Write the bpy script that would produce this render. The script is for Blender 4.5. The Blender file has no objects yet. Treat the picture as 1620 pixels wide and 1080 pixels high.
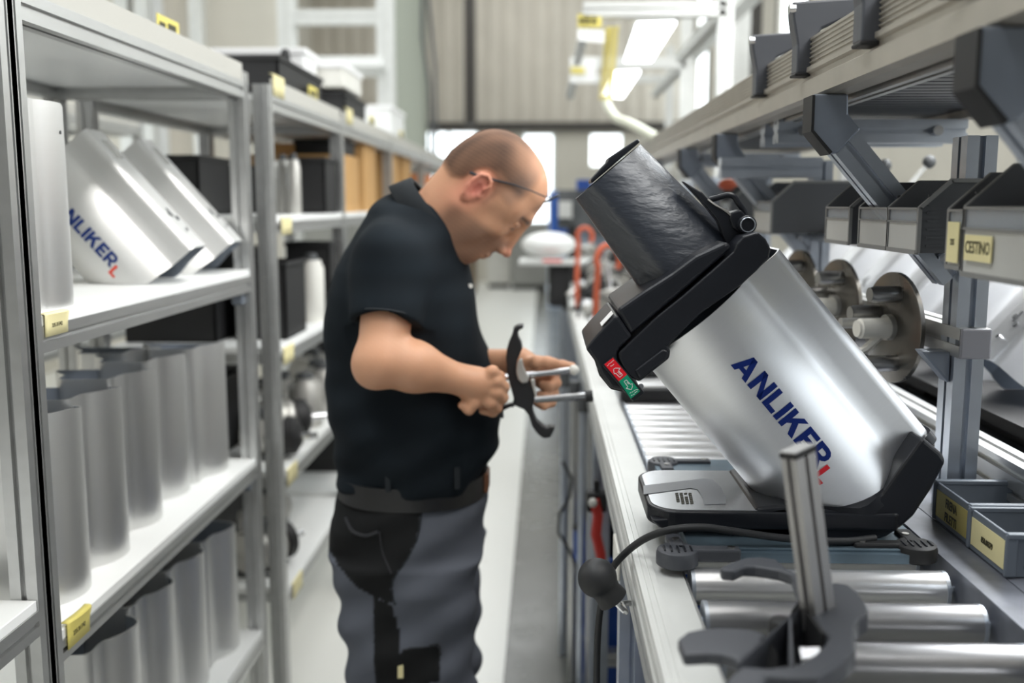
import bpy, bmesh, math, random
import numpy as np
from mathutils import Vector, Matrix
random.seed(7); rng = np.random.default_rng(7)
sc = bpy.context.scene
col = sc.collection
PI = math.pi
# ------------------------------------------------------------------ camera
F = 1575.0; CAMZ = 1.56
TH = math.radians(7.88); PS = math.radians(1.87)
c_fwd = Vector((-math.sin(PS)*math.cos(TH), math.cos(PS)*math.cos(TH), -math.sin(TH)))
c_right = Vector((math.cos(PS), math.sin(PS), 0))
c_up = c_right.cross(c_fwd)
cam_d = bpy.data.cameras.new('camera'); cam = bpy.data.objects.new('camera', cam_d); col.objects.link(cam)
cam_d.sensor_width = 36; cam_d.lens = 36*F/1620; cam_d.clip_start = 0.02; cam_d.clip_end = 200
M = Matrix((c_right, c_up, -c_fwd)).transposed().to_4x4(); M.translation = (0, 0, CAMZ); cam.matrix_world = M
cam_d.dof.use_dof = True; cam_d.dof.focus_distance = 1.46; cam_d.dof.aperture_fstop = 2.3
sc.camera = cam
def ray(px, py): return c_fwd + c_right*((px-810)/F) + c_up*((540-py)/F)
def P(px, py, Y):
    d = ray(px, py); t = Y/d.y; return Vector((d.x*t, Y, CAMZ+d.z*t))
def PX(px, py, X):
    d = ray(px, py); t = X/d.x; return Vector((X, d.y*t, CAMZ+d.z*t))
def PZ(px, py, Z):
    d = ray(px, py); t = (Z-CAMZ)/d.z; return Vector((d.x*t, d.y*t, Z))
# ------------------------------------------------------------------ light and exposure
w = bpy.data.worlds.new('world'); sc.world = w; w.use_nodes = True
bg = w.node_tree.nodes['Background']; bg.inputs[0].default_value = (0.93, 0.97, 1.0, 1); bg.inputs[1].default_value = .13
sc.view_settings.view_transform = 'Standard'; sc.view_settings.look = 'None'
sc.view_settings.gamma = 1; sc.view_settings.use_curve_mapping = False; sc.view_settings.exposure = 0.0
def area(name, loc, size, power, color=(1, 0.98, 0.95), rot=(0, 0, 0)):
    d = bpy.data.lights.new(name, 'AREA'); d.shape = 'RECTANGLE'; d.size, d.size_y = size
    d.energy = power; d.color = color
    o = bpy.data.objects.new(name, d); col.objects.link(o); o.location = loc; o.rotation_euler = rot; return o
area('skylight_fill', (-1.6, 1.6, 5.6), (1.5, 5.0), 150, (0.95, 0.98, 1.0))
area('skylight_fill', (1.8, 0.6, 5.6), (1.2, 4.5), 190, (1.0, 0.98, 0.95))
area('skylight_fill', (-0.9, -1.6, 4.2), (1.0, 2.4), 16, (0.93, 0.97, 1.0))  # fill light added above and behind the camera for highlights on the metal
area('bench_lamp', (.80, .45, 2.35), (.25, 1.2), 10, (0.97, 0.99, 1.0), (0, math.radians(18), 0))
area('skylight_fill', (.4, 5.2, 5.6), (2.6, 2.2), 70, (0.97, 0.99, 1.0))  # fill light added to brighten the rollers and the floor
area('housing_fill', (1.45, 2.6, 2.6), (.3, 2.8), 55, (0.97, 0.99, 1.0), (0, math.radians(25), 0))  # unseen fill light added to brighten the tilted housings on the back shelf
area('skylight_fill', (-0.8, 9.5, 6.4), (3.0, 6.0), 150, (0.97, 0.99, 1.0))
area('skylight_fill', (-0.6, 17.0, 6.4), (3.0, 4.0), 120, (0.97, 0.99, 1.0))
# ------------------------------------------------------------------ materials
def _nt(name):
    m = bpy.data.materials.new(name); m.use_nodes = True; nt = m.node_tree
    return m, nt, nt.nodes['Principled BSDF']
def mat(name, c, rough=.5, metal=0., spec=.5, noise=None, bump=None, alpha=1, trans=0, emit=None, coat=0, scale=(1, 1, 1), rvar=0):
    m, nt, b = _nt(name)
    b.inputs['Base Color'].default_value = (*c, 1); b.inputs['Roughness'].default_value = rough
    b.inputs['Metallic'].default_value = metal; b.inputs['Specular IOR Level'].default_value = spec
    b.inputs['Coat Weight'].default_value = coat
    if trans: b.inputs['Transmission Weight'].default_value = trans
    if alpha < 1: b.inputs['Alpha'].default_value = alpha
    if emit: b.inputs['Emission Color'].default_value = (*emit[0], 1); b.inputs['Emission Strength'].default_value = emit[1]
    L = nt.links
    tc = nt.nodes.new('ShaderNodeTexCoord'); mp = nt.nodes.new('ShaderNodeMapping'); mp.inputs['Scale'].default_value = scale
    L.new(tc.outputs['Object'], mp.inputs[0])
    if noise:
        n = nt.nodes.new('ShaderNodeTexNoise'); n.inputs['Scale'].default_value = noise[0]; n.inputs['Detail'].default_value = 4
        L.new(mp.outputs[0], n.inputs['Vector'])
        r = nt.nodes.new('ShaderNodeMapRange'); r.inputs[1].default_value = .3; r.inputs[2].default_value = .7
        r.inputs[3].default_value = 1-noise[1]; r.inputs[4].default_value = 1+noise[1]; L.new(n.outputs[0], r.inputs[0])
        mx = nt.nodes.new('ShaderNodeVectorMath'); mx.operation = 'SCALE'; mx.inputs[0].default_value = c
        L.new(r.outputs[0], mx.inputs['Scale']); L.new(mx.outputs[0], b.inputs['Base Color'])
        if rvar:
            r2 = nt.nodes.new('ShaderNodeMapRange'); r2.inputs[1].default_value = .3; r2.inputs[2].default_value = .7
            r2.inputs[3].default_value = rough-rvar; r2.inputs[4].default_value = rough+rvar
            L.new(n.outputs[0], r2.inputs[0]); L.new(r2.outputs[0], b.inputs['Roughness'])
    if bump:
        n = nt.nodes.new('ShaderNodeTexNoise'); n.inputs['Scale'].default_value = bump[0]; n.inputs['Detail'].default_value = 3
        L.new(mp.outputs[0], n.inputs['Vector'])
        bp = nt.nodes.new('ShaderNodeBump'); bp.inputs['Strength'].default_value = bump[1]; bp.inputs['Distance'].default_value = bump[2] if len(bump) > 2 else .002
        L.new(n.outputs[0], bp.inputs['Height']); L.new(bp.outputs[0], b.inputs['Normal'])
    return m
def brushed(name, c, rough, met=.96):
    m, nt, b = _nt(name); L = nt.links; b.inputs['Metallic'].default_value = met; b.inputs['Anisotropic'].default_value = .55
    tg = nt.nodes.new('ShaderNodeTangent'); tg.direction_type = 'RADIAL'; tg.axis = 'Z'; L.new(tg.outputs[0], b.inputs['Tangent'])
    tc = nt.nodes.new('ShaderNodeTexCoord'); mp = nt.nodes.new('ShaderNodeMapping'); mp.inputs['Scale'].default_value = (3, 3, 2600); L.new(tc.outputs['Object'], mp.inputs[0])
    n = nt.nodes.new('ShaderNodeTexNoise'); n.inputs['Scale'].default_value = 1.0; n.inputs['Detail'].default_value = 3; L.new(mp.outputs[0], n.inputs[0])
    r = nt.nodes.new('ShaderNodeMapRange'); r.inputs[1].default_value = .3; r.inputs[2].default_value = .7; r.inputs[3].default_value = rough-.015; r.inputs[4].default_value = rough+.02; L.new(n.outputs[0], r.inputs[0]); L.new(r.outputs[0], b.inputs['Roughness'])
    r = nt.nodes.new('ShaderNodeMapRange'); r.inputs[1].default_value = .3; r.inputs[2].default_value = .7; r.inputs[3].default_value = .975; r.inputs[4].default_value = 1.015; L.new(n.outputs[0], r.inputs[0])
    mx = nt.nodes.new('ShaderNodeVectorMath'); mx.operation = 'SCALE'; mx.inputs[0].default_value = c; L.new(r.outputs[0], mx.inputs['Scale']); L.new(mx.outputs[0], b.inputs['Base Color'])
    return m
MT = dict(
 alu=mat('anodised_aluminium', (.56, .565, .56), .36, .88, noise=(30, .05), scale=(1, .2, 1)),
 panelb=mat('grey_beige_panel', (.50, .49, .45), .5, .1), aluw=mat('pale_aluminium', (.70, .71, .69), .45, .35, noise=(12, .04)),
 aluc=mat('cool_aluminium', (.50, .54, .60), .35, .8, noise=(25, .05)),
 slot=mat('slot_grey', (.10, .105, .11), .6, .2),
 tube=brushed('brushed_metal', (.80, .81, .83), .41),
 brush=brushed('brushed_metal_shelf', (.75, .75, .74), .42, .9),
 tubein=mat('tube_inside', (.35, .39, .45), .5, .7),
 board=mat('white_board', (.86, .87, .86), .42, 0, noise=(3, .02)),
 boardend=mat('shelf_board_edge', (.60, .62, .60), .5, .2),
 cream=mat('cream_strip', (.80, .775, .70), .55, 0, noise=(9, .03)),
 blackp=mat('black_plastic', (.022, .024, .030), .42, 0, .5, noise=(40, .1), bump=(400, .08, .0004)),
 blackg=mat('textured_black_plastic', (.026, .031, .042), .34, 0, .8, noise=(12, .1), bump=(70, .8, .0025), scale=(.35, 1, 1)),
 blackh=mat('black_housing', (.011, .0125, .017), .36, 0, .38, noise=(20, .1), bump=(300, .12, .0005)),
 castd=mat('dark_cast', (.16, .17, .20), .42, .35, noise=(18, .25), bump=(60, .1, .001)),
 castl=mat('grey_cast', (.25, .28, .33), .38, .45, noise=(10, .15), bump=(60, .1, .001)),
 clampm=mat('clamp_plastic', (.060, .064, .075), .45, .0, .5, noise=(8, .12), bump=(120, .1, .0006)),
 rubber=mat('rubber', (.016, .017, .019), .55, 0, .5, noise=(14, .15)),
 plate=mat('blue_grey_plate', (.125, .175, .215), .42, .5, noise=(20, .15), rvar=.08),
 black=mat('black_matte', (.012, .012, .013), .6, 0),
 chrome=mat('chrome', (.75, .76, .78), .16, 1),
 steel=mat('steel', (.48, .47, .45), .28, 1, noise=(9, .15)),
 roller=mat('aluminium_roller', (.80, .80, .81), .28, .8, noise=(60, .03), scale=(.15, 1, 1)),
 rollerd=mat('grey_roller', (.42, .42, .43), .34, .9, noise=(60, .05), scale=(.15, 1, 1)),
 discm=mat('dark_steel_disc', (.16, .15, .135), .3, .85, noise=(7, .5), rvar=.1),
 blue=mat('blue_plastic', (.012, .06, .28), .4),
 navy=mat('navy_print', (.003, .020, .17), .4, spec=.25),
 navyd=mat('navy_print_shelf', (.006, .03, .17), .4),
 red=mat('red_print', (.72, .01, .025), .4),
 redorange=mat('red_letter', (.75, .05, .02), .4),
 redlab=mat('red_sticker', (.80, .008, .02), .35),
 green=mat('green_sticker', (.0, .30, .16), .35),
 white=mat('white_print', (.85, .85, .85), .4),
 offwhite=mat('off_white_plastic', (.72, .71, .66), .45, noise=(8, .05)),
 yellow=mat('yellow_label', (.72, .62, .16), .6, noise=(14, .06)),
 yellowp=mat('pale_yellow_label', (.80, .72, .40), .6, noise=(14, .05)),
 yelloww=mat('worn_yellow_label', (.50, .42, .14), .6, noise=(14, .1)),
 ink=mat('label_ink', (.05, .045, .02), .6),
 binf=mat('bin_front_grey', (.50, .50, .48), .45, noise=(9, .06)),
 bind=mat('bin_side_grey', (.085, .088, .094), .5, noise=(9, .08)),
 binb=mat('crate_blue_grey', (.155, .18, .215), .45, noise=(9, .08)),
 binin=mat('crate_inside', (.085, .085, .085), .6),
 clear=mat('clear_window', (.55, .60, .66), .15, 0, alpha=.38),
 wallb=mat('beige_cladding', (.56, .52, .45), .7, noise=(2, .04)),
 wallw=mat('pale_wall', (.60, .57, .50), .8, noise=(1.5, .04)),
 walldk=mat('dark_pillar', (.05, .045, .04), .7),
 colg=mat('grey_green_column', (.40, .43, .37), .6),
 ceil=mat('ceiling_paint', (.70, .70, .68), .8, noise=(2, .03)),
 cardb=mat('cardboard', (.50, .29, .11), .75, noise=(4, .12)),
 orange=mat('orange_plastic', (.72, .22, .05), .45),
 redp=mat('red_plastic', (.62, .03, .02), .4),
 yhose=mat('yellow_hose', (.80, .70, .25), .35),
 glass=mat('daylight_glass', (.8, .85, .9), .3, emit=((.90, .97, 1.0), 3.0)),
 paneglow=mat('fill_pane_glow', (.8, .85, .9), .3, emit=((.88, .95, 1.0), 1.5)),  # glow of the added pane low in the right wall
 lamp=mat('lamp_panel', (.9, .9, .9), .3, emit=((.93, .97, 1.0), 6.0)),
 shirtdk=mat('dark_trim_cloth', (.010, .014, .018), .85), cloth2=mat('pocket_cloth', (.02, .021, .024), .85), belt=mat('black_leather', (.012, .012, .013), .38, 0, .5, bump=(150, .2, .001)), buckle=mat('tan_leather', (.20, .075, .03), .45), black2=mat('black_casting', (.016, .016, .018), .42), slot2=mat('glasses_frame', (.02, .025, .032), .35),
 yhosep=mat('pale_hose_tail', (.72, .74, .62), .3), orangered=mat('orange_red_plastic', (.62, .13, .06), .45), paleblue=mat('pale_blue_paint', (.45, .53, .66), .5), navyblue=mat('deep_blue_box', (.01, .09, .42), .45),
 slabtop=mat('slab_top_metal', (.62, .63, .65), .24, .75, noise=(50, .05), scale=(.1, 1, 1)), binrim2=mat('band_grey', (.24, .25, .27), .35), binf2=mat('post_cap_grey', (.42, .42, .42), .5), postm=mat('grey_aluminium', (.40, .39, .385), .38, .8, noise=(20, .06)),
 brown=mat('brown_cabinet', (.16, .12, .08), .6), gcab=mat('grey_cabinet', (.30, .30, .28), .5),
)
def bump_mat_floor():
    m, nt, b = _nt('painted_concrete'); L = nt.links
    tc = nt.nodes.new('ShaderNodeTexCoord')
    n = nt.nodes.new('ShaderNodeTexNoise'); n.inputs['Scale'].default_value = 1.3; n.inputs['Detail'].default_value = 6; L.new(tc.outputs['Object'], n.inputs[0])
    n2 = nt.nodes.new('ShaderNodeTexNoise'); n2.inputs['Scale'].default_value = 9; n2.inputs['Detail'].default_value = 5; L.new(tc.outputs['Object'], n2.inputs[0])
    cr = nt.nodes.new('ShaderNodeValToRGB'); cr.color_ramp.elements[0].position = .35; cr.color_ramp.elements[1].position = .7
    cr.color_ramp.elements[0].color = (.085, .088, .078, 1); cr.color_ramp.elements[1].color = (.13, .133, .12, 1)
    L.new(n.outputs[0], cr.inputs[0]); L.new(cr.outputs[0], b.inputs['Base Color'])
    r = nt.nodes.new('ShaderNodeMapRange'); r.inputs[3].default_value = .16; r.inputs[4].default_value = .34; L.new(n2.outputs[0], r.inputs[0]); L.new(r.outputs[0], b.inputs['Roughness'])
    b.inputs['Specular IOR Level'].default_value = .7
    return m
MT['floor'] = bump_mat_floor()
def floor_white():
    m, nt, b = _nt('white_floor_paint'); L = nt.links
    tc = nt.nodes.new('ShaderNodeTexCoord')
    n = nt.nodes.new('ShaderNodeTexNoise'); n.inputs['Scale'].default_value = 7; n.inputs['Detail'].default_value = 8; n.inputs['Roughness'].default_value = .7; L.new(tc.outputs['Object'], n.inputs[0])
    cr = nt.nodes.new('ShaderNodeValToRGB'); e = cr.color_ramp.elements
    e[0].position = .26; e[0].color = (.52, .50, .47, 1); e[1].position = .36; e[1].color = (.80, .80, .76, 1)
    L.new(n.outputs[0], cr.inputs[0]); L.new(cr.outputs[0], b.inputs['Base Color'])
    b.inputs['Roughness'].default_value = .3
    return m
MT['floorw'] = floor_white()
# ------------------------------------------------------------------ mesh building
class MB:
    def __init__(s): s.v = []; s.f = []; s.sm = []; s.m = []; s.mi = 0
    def add(s, vs, fs, smooth=False):
        o = len(s.v); s.v += [tuple(v) for v in vs]; s.f += [tuple(i+o for i in f) for f in fs]
        s.sm += [smooth]*len(fs); s.m += [s.mi]*len(fs); return s
    def box(s, a, b):
        (x0, y0, z0), (x1, y1, z1) = a, b
        x0, x1 = sorted((x0, x1)); y0, y1 = sorted((y0, y1)); z0, z1 = sorted((z0, z1))
        v = [(x0,y0,z0),(x1,y0,z0),(x1,y1,z0),(x0,y1,z0),(x0,y0,z1),(x1,y0,z1),(x1,y1,z1),(x0,y1,z1)]
        return s.add(v, [(0,3,2,1),(4,5,6,7),(0,1,5,4),(1,2,6,5),(2,3,7,6),(3,0,4,7)])
    def cb(s, c, d): return s.box([c[i]-d[i]/2 for i in range(3)], [c[i]+d[i]/2 for i in range(3)])
    def ext(s, poly, off, cap=True, smooth=False):          # planar polygon (3D points) extruded by a vector
        n = len(poly); off = Vector(off); poly = [Vector(p) for p in poly]
        nn = sum(((poly[i]-poly[0]).cross(poly[(i+1) % n]-poly[0]) for i in range(n)), Vector())
        if nn.dot(off) > 0: poly = poly[::-1]
        v = poly + [p+off for p in poly]
        f = [(i, i+n, (i+1) % n+n, (i+1) % n)[::1] for i in range(n)]
        if cap: f = [tuple(range(n))] + [tuple(range(2*n-1, n-1, -1))] + f
        return s.add(v, f, smooth)
    def hull2(s, A, B, smooth=True, cap=True):              # loft between two loops of equal length
        n = len(A); f = [(i, (i+1) % n, (i+1) % n+n, i+n) for i in range(n)]
        if cap: f += [tuple(range(n-1, -1, -1)), tuple(range(n, 2*n))]
        return s.add(list(A)+list(B), f, smooth)
    def loft(s, loops, smooth=True, cap=True):
        n = len(loops[0]); v = [p for l in loops for p in l]; f = []
        for k in range(len(loops)-1):
            f += [(k*n+i, k*n+(i+1) % n, (k+1)*n+(i+1) % n, (k+1)*n+i) for i in range(n)]
        if cap: f += [tuple(range(n-1, -1, -1)), tuple((len(loops)-1)*n+i for i in range(n))]
        return s.add(v, f, smooth)
    def cyl(s, a, b, r0, r1=None, n=20, smooth=True, cap=True):
        a = Vector(a); b = Vector(b); r1 = r0 if r1 is None else r1
        d = (b-a).normalized(); u = d.orthogonal().normalized(); w_ = d.cross(u)
        A = [a+(u*math.cos(t)+w_*math.sin(t))*r0 for t in [2*PI*i/n for i in range(n)]]
        B = [b+(u*math.cos(t)+w_*math.sin(t))*r1 for t in [2*PI*i/n for i in range(n)]]
        return s.hull2(A, B, smooth, cap)
    def rings(s, a, d, prof, n=24):                          # lathe: prof = [(along, radius)]
        a = Vector(a); d = Vector(d).normalized(); u = d.orthogonal().normalized(); w_ = d.cross(u)
        L = [[a+d*t+(u*math.cos(2*PI*i/n)+w_*math.sin(2*PI*i/n))*max(r, 1e-5) for i in range(n)] for t, r in prof]
        return s.loft(L)
    def tube(s, path, r, n=10, cap=True):
        path = [Vector(p) for p in path]; L = []; u = None
        for i, p in enumerate(path):
            d = (path[min(i+1, len(path)-1)]-path[max(i-1, 0)]).normalized()
            u = d.orthogonal().normalized() if u is None else (u-d*u.dot(d)).normalized()
            w_ = d.cross(u); rr = r[i] if hasattr(r, '__len__') else r
            L.append([p+(u*math.cos(2*PI*k/n)+w_*math.sin(2*PI*k/n))*rr for k in range(n)])
        return s.loft(L, cap=cap)
    def sphere(s, c, r, n=16, m=10):
        c = Vector(c); r = (r, r, r) if not hasattr(r, '__len__') else r
        L = [[c+Vector((r[0]*math.sin(a)*math.cos(2*PI*i/n), r[1]*math.sin(a)*math.sin(2*PI*i/n), r[2]*math.cos(a))) for i in range(n)] for a in [0.02+(PI-.04)*k/m for k in range(m+1)]]
        return s.loft(L)
    def slotted(s, a, b, up=(0, 0, 1), w_=.045, h=.045, nw=1, nh=1, sl=.009, dp=.008):
        """T-slot profile bar from a to b; w_ across, h along up, nw / nh slots on the faces"""
        a = Vector(a); b = Vector(b); d = (b-a).normalized(); up = Vector(up); up = (up-d*up.dot(d)).normalized(); x = up.cross(d)
        def side(L, ns):
            out = []
            for k in range(ns):
                c = L*(k+.5)/ns
                out += [(c-sl/2, 0), (c-sl/2, dp), (c+sl/2, dp), (c+sl/2, 0)]
            return out
        q = [(-w_/2, -h/2)] + [(-w_/2+t, -h/2+o) for t, o in side(w_, nw)]
        q += [(w_/2, -h/2)] + [(w_/2-o, -h/2+t) for t, o in side(h, nh)]
        q += [(w_/2, h/2)] + [(w_/2-t, h/2-o) for t, o in side(w_, nw)]
        q += [(-w_/2, h/2)] + [(-w_/2+o, h/2-t) for t, o in side(h, nh)]
        A = [a+x*p+up*r for p, r in q]; B = [b+x*p+up*r for p, r in q]
        return s.hull2(A, B, False)
    def mesh(s, name):
        me = bpy.data.meshes.new(name); me.from_pydata(s.v, [], s.f); me.update()
        me.polygons.foreach_set('use_smooth', s.sm); me.polygons.foreach_set('material_index', s.m)
        bm = bmesh.new(); bm.from_mesh(me); bmesh.ops.recalc_face_normals(bm, faces=bm.faces); bm.to_mesh(me); bm.free()
        if any(s.sm): me.set_sharp_from_angle(angle=math.radians(38))
        return me
def smooth_sharp(me, ang=38):
    me.shade_smooth(); me.set_sharp_from_angle(angle=math.radians(ang))
def thing(name, label, cat, loc=(0, 0, 0), group=None, rz=0):
    o = bpy.data.objects.new(name, None); col.objects.link(o); o.location = loc; o.rotation_euler.z = rz; o.empty_display_size = .05
    o['label'] = label; o['category'] = cat
    if group: o['group'] = group
    return o
def put(name, mb, m, parent=None, bevel=0, label=None, seg=2, world=True):
    """link a mesh; world=True: vertices are world coordinates, moved into the parent's frame"""
    me = mb.mesh(name) if isinstance(mb, MB) else mb
    if parent is not None and world: me.transform(Matrix.Translation(-root_loc(parent)))
    o = bpy.data.objects.new(name, me); col.objects.link(o)
    for mm in (m if isinstance(m, (list, tuple)) else [m]): me.materials.append(MT[mm] if isinstance(mm, str) else mm)
    if parent is not None: o.parent = parent
    if bevel:
        b = o.modifiers.new('bevel', 'BEVEL'); b.width = bevel; b.segments = seg; b.limit_method = 'ANGLE'; b.angle_limit = math.radians(35)
        b.harden_normals = False
    if label: o['label'] = label
    return o
def root_loc(o):
    v = Vector()
    while o is not None: v += Vector(o.location); o = o.parent
    return v
def struct(name, mb, m, **k):
    o = put(name, mb, m, **k); o['kind'] = 'structure'; return o
def tag(o, label, cat, group=None):
    o['label'] = label; o['category'] = cat
    if group: o['group'] = group
    return o
def dup(root, label, loc, rz=None, group=None, rot=None):
    def rec(o, par):
        c = o.copy(); col.objects.link(c)
        if par: c.parent = par
        for ch in kids.get(o.name, []): rec(ch, c)
        return c
    kids = {}
    for o in col.objects:
        if o.parent: kids.setdefault(o.parent.name, []).append(o)
    c = rec(root, None); c.location = loc
    if rz is not None: c.rotation_euler = (0, 0, rz)
    if rot is not None: c.rotation_euler = rot
    c['label'] = label
    if group: c['group'] = group
    return c
def text_mesh(s, size, bold=0.0, res=2, sx=1.0):
    cu = bpy.data.curves.new('t', 'FONT'); cu.body = s; cu.size = size; cu.align_x = 'CENTER'; cu.align_y = 'CENTER'; cu.offset = bold; cu.resolution_u = res; cu.extrude = .0002
    o = bpy.data.objects.new('t', cu); col.objects.link(o); bpy.context.view_layer.update()
    me = bpy.data.meshes.new_from_object(o.evaluated_get(bpy.context.evaluated_depsgraph_get()))
    bpy.data.objects.remove(o); me.transform(Matrix.Diagonal((sx, 1, 1, 1))); me.materials.clear(); return me
def frame(o, x, y):                                  # matrix with origin o, text x axis, text y axis
    x = Vector(x).normalized(); y = Vector(y); y = (y-x*y.dot(x)).normalized(); z = x.cross(y)
    m = Matrix((x, y, z)).transposed().to_4x4(); m.translation = Vector(o); return m
def text(s, size, o, x, y, m, parent, bold=0.0, sx=1.0, name='printed_text'):
    me = text_mesh(s, size, bold, sx=sx); me.transform(frame(o, x, y)); return put(name, me, m, parent)
# ================================================================== the setting
HL, HR, HB, HC = -4.6, 2.9, 20.0, 7.0
struct('floor', MB().box((-.13, -3, -.1), (HR, HB, 0)), 'floor')
struct('trim_1', MB().box((HL, -3, -.1), (-.13, HB, .002)), 'floorw')
struct('ceiling', MB().box((HL, -3, HC), (HR, HB, HC+.1)), 'ceil')
def corr(p0, p1, z0, z1, nrm, step=.3, dep=.035):
    """corrugated sheet from p0 to p1"""
    p0 = Vector((p0[0], p0[1], 0)); p1 = Vector((p1[0], p1[1], 0)); L = (p1-p0).length; d = (p1-p0).normalized(); nrm = Vector((nrm[0], nrm[1], 0))
    pts = []; t = 0
    while t < L-.01:
        pts += [(t, 0), (min(t+step*.62, L), 0), (min(t+step*.7, L), dep), (min(t+step*.92, L), dep)]; t += step
    pts.append((L, 0)); q = [p0+d*a+nrm*b for a, b in pts] + [p1-nrm*.1, p0-nrm*.1]
    q2 = []
    for p in q:
        if not q2 or (p-q2[-1]).length > 1e-4: q2.append(p)
    return MB().ext([p+Vector((0, 0, z0)) for p in q2], (0, 0, z1-z0))
struct('wall_far', corr((HL, HB), (HR, HB), 3.05, HC, (0, -1)), 'wallb')
lw = MB()
for a, b, z0, z1 in [(HL, -2.45, 0, 3.05), (-1.35, -.42, 0, 3.05), (.16, .9, 0, 3.05), (1.5, HR, 0, 3.05), (-2.45, -1.35, 0, 1.9), (-2.45, -1.35, 2.95, 3.05), (.9, 1.5, 0, 2.3), (.9, 1.5, 2.9, 3.05), (-.42, .16, 2.9, 3.05)]:
    lw.box((a, HB, z0), (b, HB+.1, z1))
struct('wall_far_lower', lw, 'wallw')
struct('window_1', MB().box((-2.45, HB+.02, 1.9), (-1.35, HB+.05, 2.95)), 'glass')
struct('window_2', MB().box((.9, HB+.02, 2.3), (1.5, HB+.05, 2.9)), 'glass')
struct('door_1', MB().box((-.42, HB+.02, 0), (.16, HB+.05, 2.9)), 'glass')
t = MB()
for a, b in [((-2.45, HB-.03, 1.87), (-1.35, HB, 1.93)), ((-1.93, HB-.03, 1.9), (-1.87, HB, 2.95)), ((-.45, HB-.04, 0), (-.40, HB, 2.95)), ((.14, HB-.04, 0), (.19, HB, 2.95))]: t.box(a, b)
struct('trim_2', t, 'aluw')
struct('trim_3', MB().box((HL, HB-.12, 2.98), (HR, HB, 3.14)), 'walldk')
struct('trim_4', MB().box((-1.48, 18.6, 3.0), (-1.28, 18.85, HC)), 'walldk')
# side walls: right with tall high windows, left with a window band
rw = MB(); rw.box((HR, -3, 0), (HR+.1, HB, 1.1)); rw.box((HR, -3, 1.1), (HR+.1, -1.2, 3.05)); rw.box((HR, 1.5, 1.1), (HR+.1, HB, 3.05)); rw.box((HR, -1.2, 2.85), (HR+.1, 1.5, 3.05)); rw.box((HR, -3, 6.2), (HR+.1, HB, HC))
wy = [(2.4, 4.6), (6.0, 7.0), (11.5, 12.9), (14.0, 14.6), (18.3, 19.8)]; y = -3  # first opening is out of view, added for a highlight on the chute
for a, b in wy: rw.box((HR, y, 3.05), (HR+.1, a, 6.2)); y = b
rw.box((HR, y, 3.05), (HR+.1, HB, 6.2)); struct('wall_right', rw, 'wallw')
for i, (a, b) in enumerate(wy):
    struct('window_%d' % (i+3), MB().box((HR+.04, a, 3.05), (HR+.06, b, 6.2)), 'glass')
    m_ = MB(); m_.box((HR-.03, a-.06, 3.0), (HR, a, 6.2)); m_.box((HR-.03, b, 3.0), (HR, b+.06, 6.2)); m_.box((HR-.02, a, 4.5), (HR+.02, b, 4.56))
    struct('trim_%d' % (i+5), m_, 'walldk')
lwm = MB(); lwm.box((HL-.1, -3, 0), (HL, HB, 1.75)); lwm.box((HL-.1, -3, 3.0), (HL, HB, HC)); y = -3
lwy = [(3.2, 5.6), (6.2, 8.6), (9.4, 12.0), (13, 16)]
for a, b in lwy: lwm.box((HL-.1, y, 1.75), (HL, a, 3.0)); y = b
lwm.box((HL-.1, y, 1.75), (HL, HB, 3.0)); struct('wall_left', lwm, 'wallw')
for i, (a, b) in enumerate(lwy):
    struct('window_%d' % (i+8), MB().box((HL-.06, a, 1.75), (HL-.04, b, 3.0)), 'glass')
    m_ = MB()
    for k in range(4): yy = a+(b-a)*k/3; m_.box((HL-.02, yy-.03, 1.75), (HL+.02, yy+.03, 3.0))
    struct('trim_%d' % (i+20), m_, 'aluw')
struct('window_20', MB().box((HR+.04, -1.2, 1.1), (HR+.06, 1.5, 2.85)), 'paneglow')  # unseen glowing pane, added to light the chute and housing from the right
# steel column and cables, portal frame of light profiles, beige partition panels
c = P(651, 215, 11.5); k = MB(); k.box((c.x-.16, 11.4, 0), (c.x+.16, 11.44, HC)); k.box((c.x-.16, 11.66, 0), (c.x+.16, 11.7, HC)); k.box((c.x-.03, 11.44, 0), (c.x+.03, 11.66, HC))
struct('trim_15', k, 'colg')
for i, (a, b) in enumerate([((678, 0), (690, 215)), ((668, 60), (682, 210))]):
    cb = MB().tube([P(a[0], a[1]-150, 11.2), P(a[0], a[1], 11.2), P((a[0]+b[0])/2+4, (a[1]+b[1])/2, 11.2), P(b[0], b[1], 11.2), P(b[0]-6, 600, 11.2)], .02, 8)
    tag(put('cable', cb, 'slot'), ['long grey cable hanging beside the green steel column, right one', 'shorter grey cable hanging close against the green steel column'][i], 'cable', 'cables at the column')
def bar(a, b, wd=.09, m='aluw', par=None, name='rail', up=(0, 1, 0)):
    return put(name, MB().slotted(a, b, up, wd, wd), m, par)
fr = thing('portal_frame', 'tall pale aluminium portal frame rising behind the left shelving', 'frame', (P(455, 0, 7.4).x, 7.4, 0))
for px in (458, 612): x = P(px, 150, 7.4).x; bar((x, 7.4, 0), (x, 7.4, 4.6), .12, par=fr, name='post')
x0, x1 = P(458, 100, 7.4).x, P(612, 100, 7.4).x
for py in (28,): z = P(500, py, 7.4).z; bar((x0, 7.4, z), (x1, 7.4, z), .10, par=fr, name='crossbar', up=(0, 0, 1))
z = P(500, 100, 7.4).z
put('light_shelf', MB().box((x0, 7.2, z-.05), (x1, 7.8, z+.02)), 'board', fr)
pn = thing('partition_wall', 'beige board partition with pale upright strips above the first shelf bay', 'partition', (-3.4, 8, 0))
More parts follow.
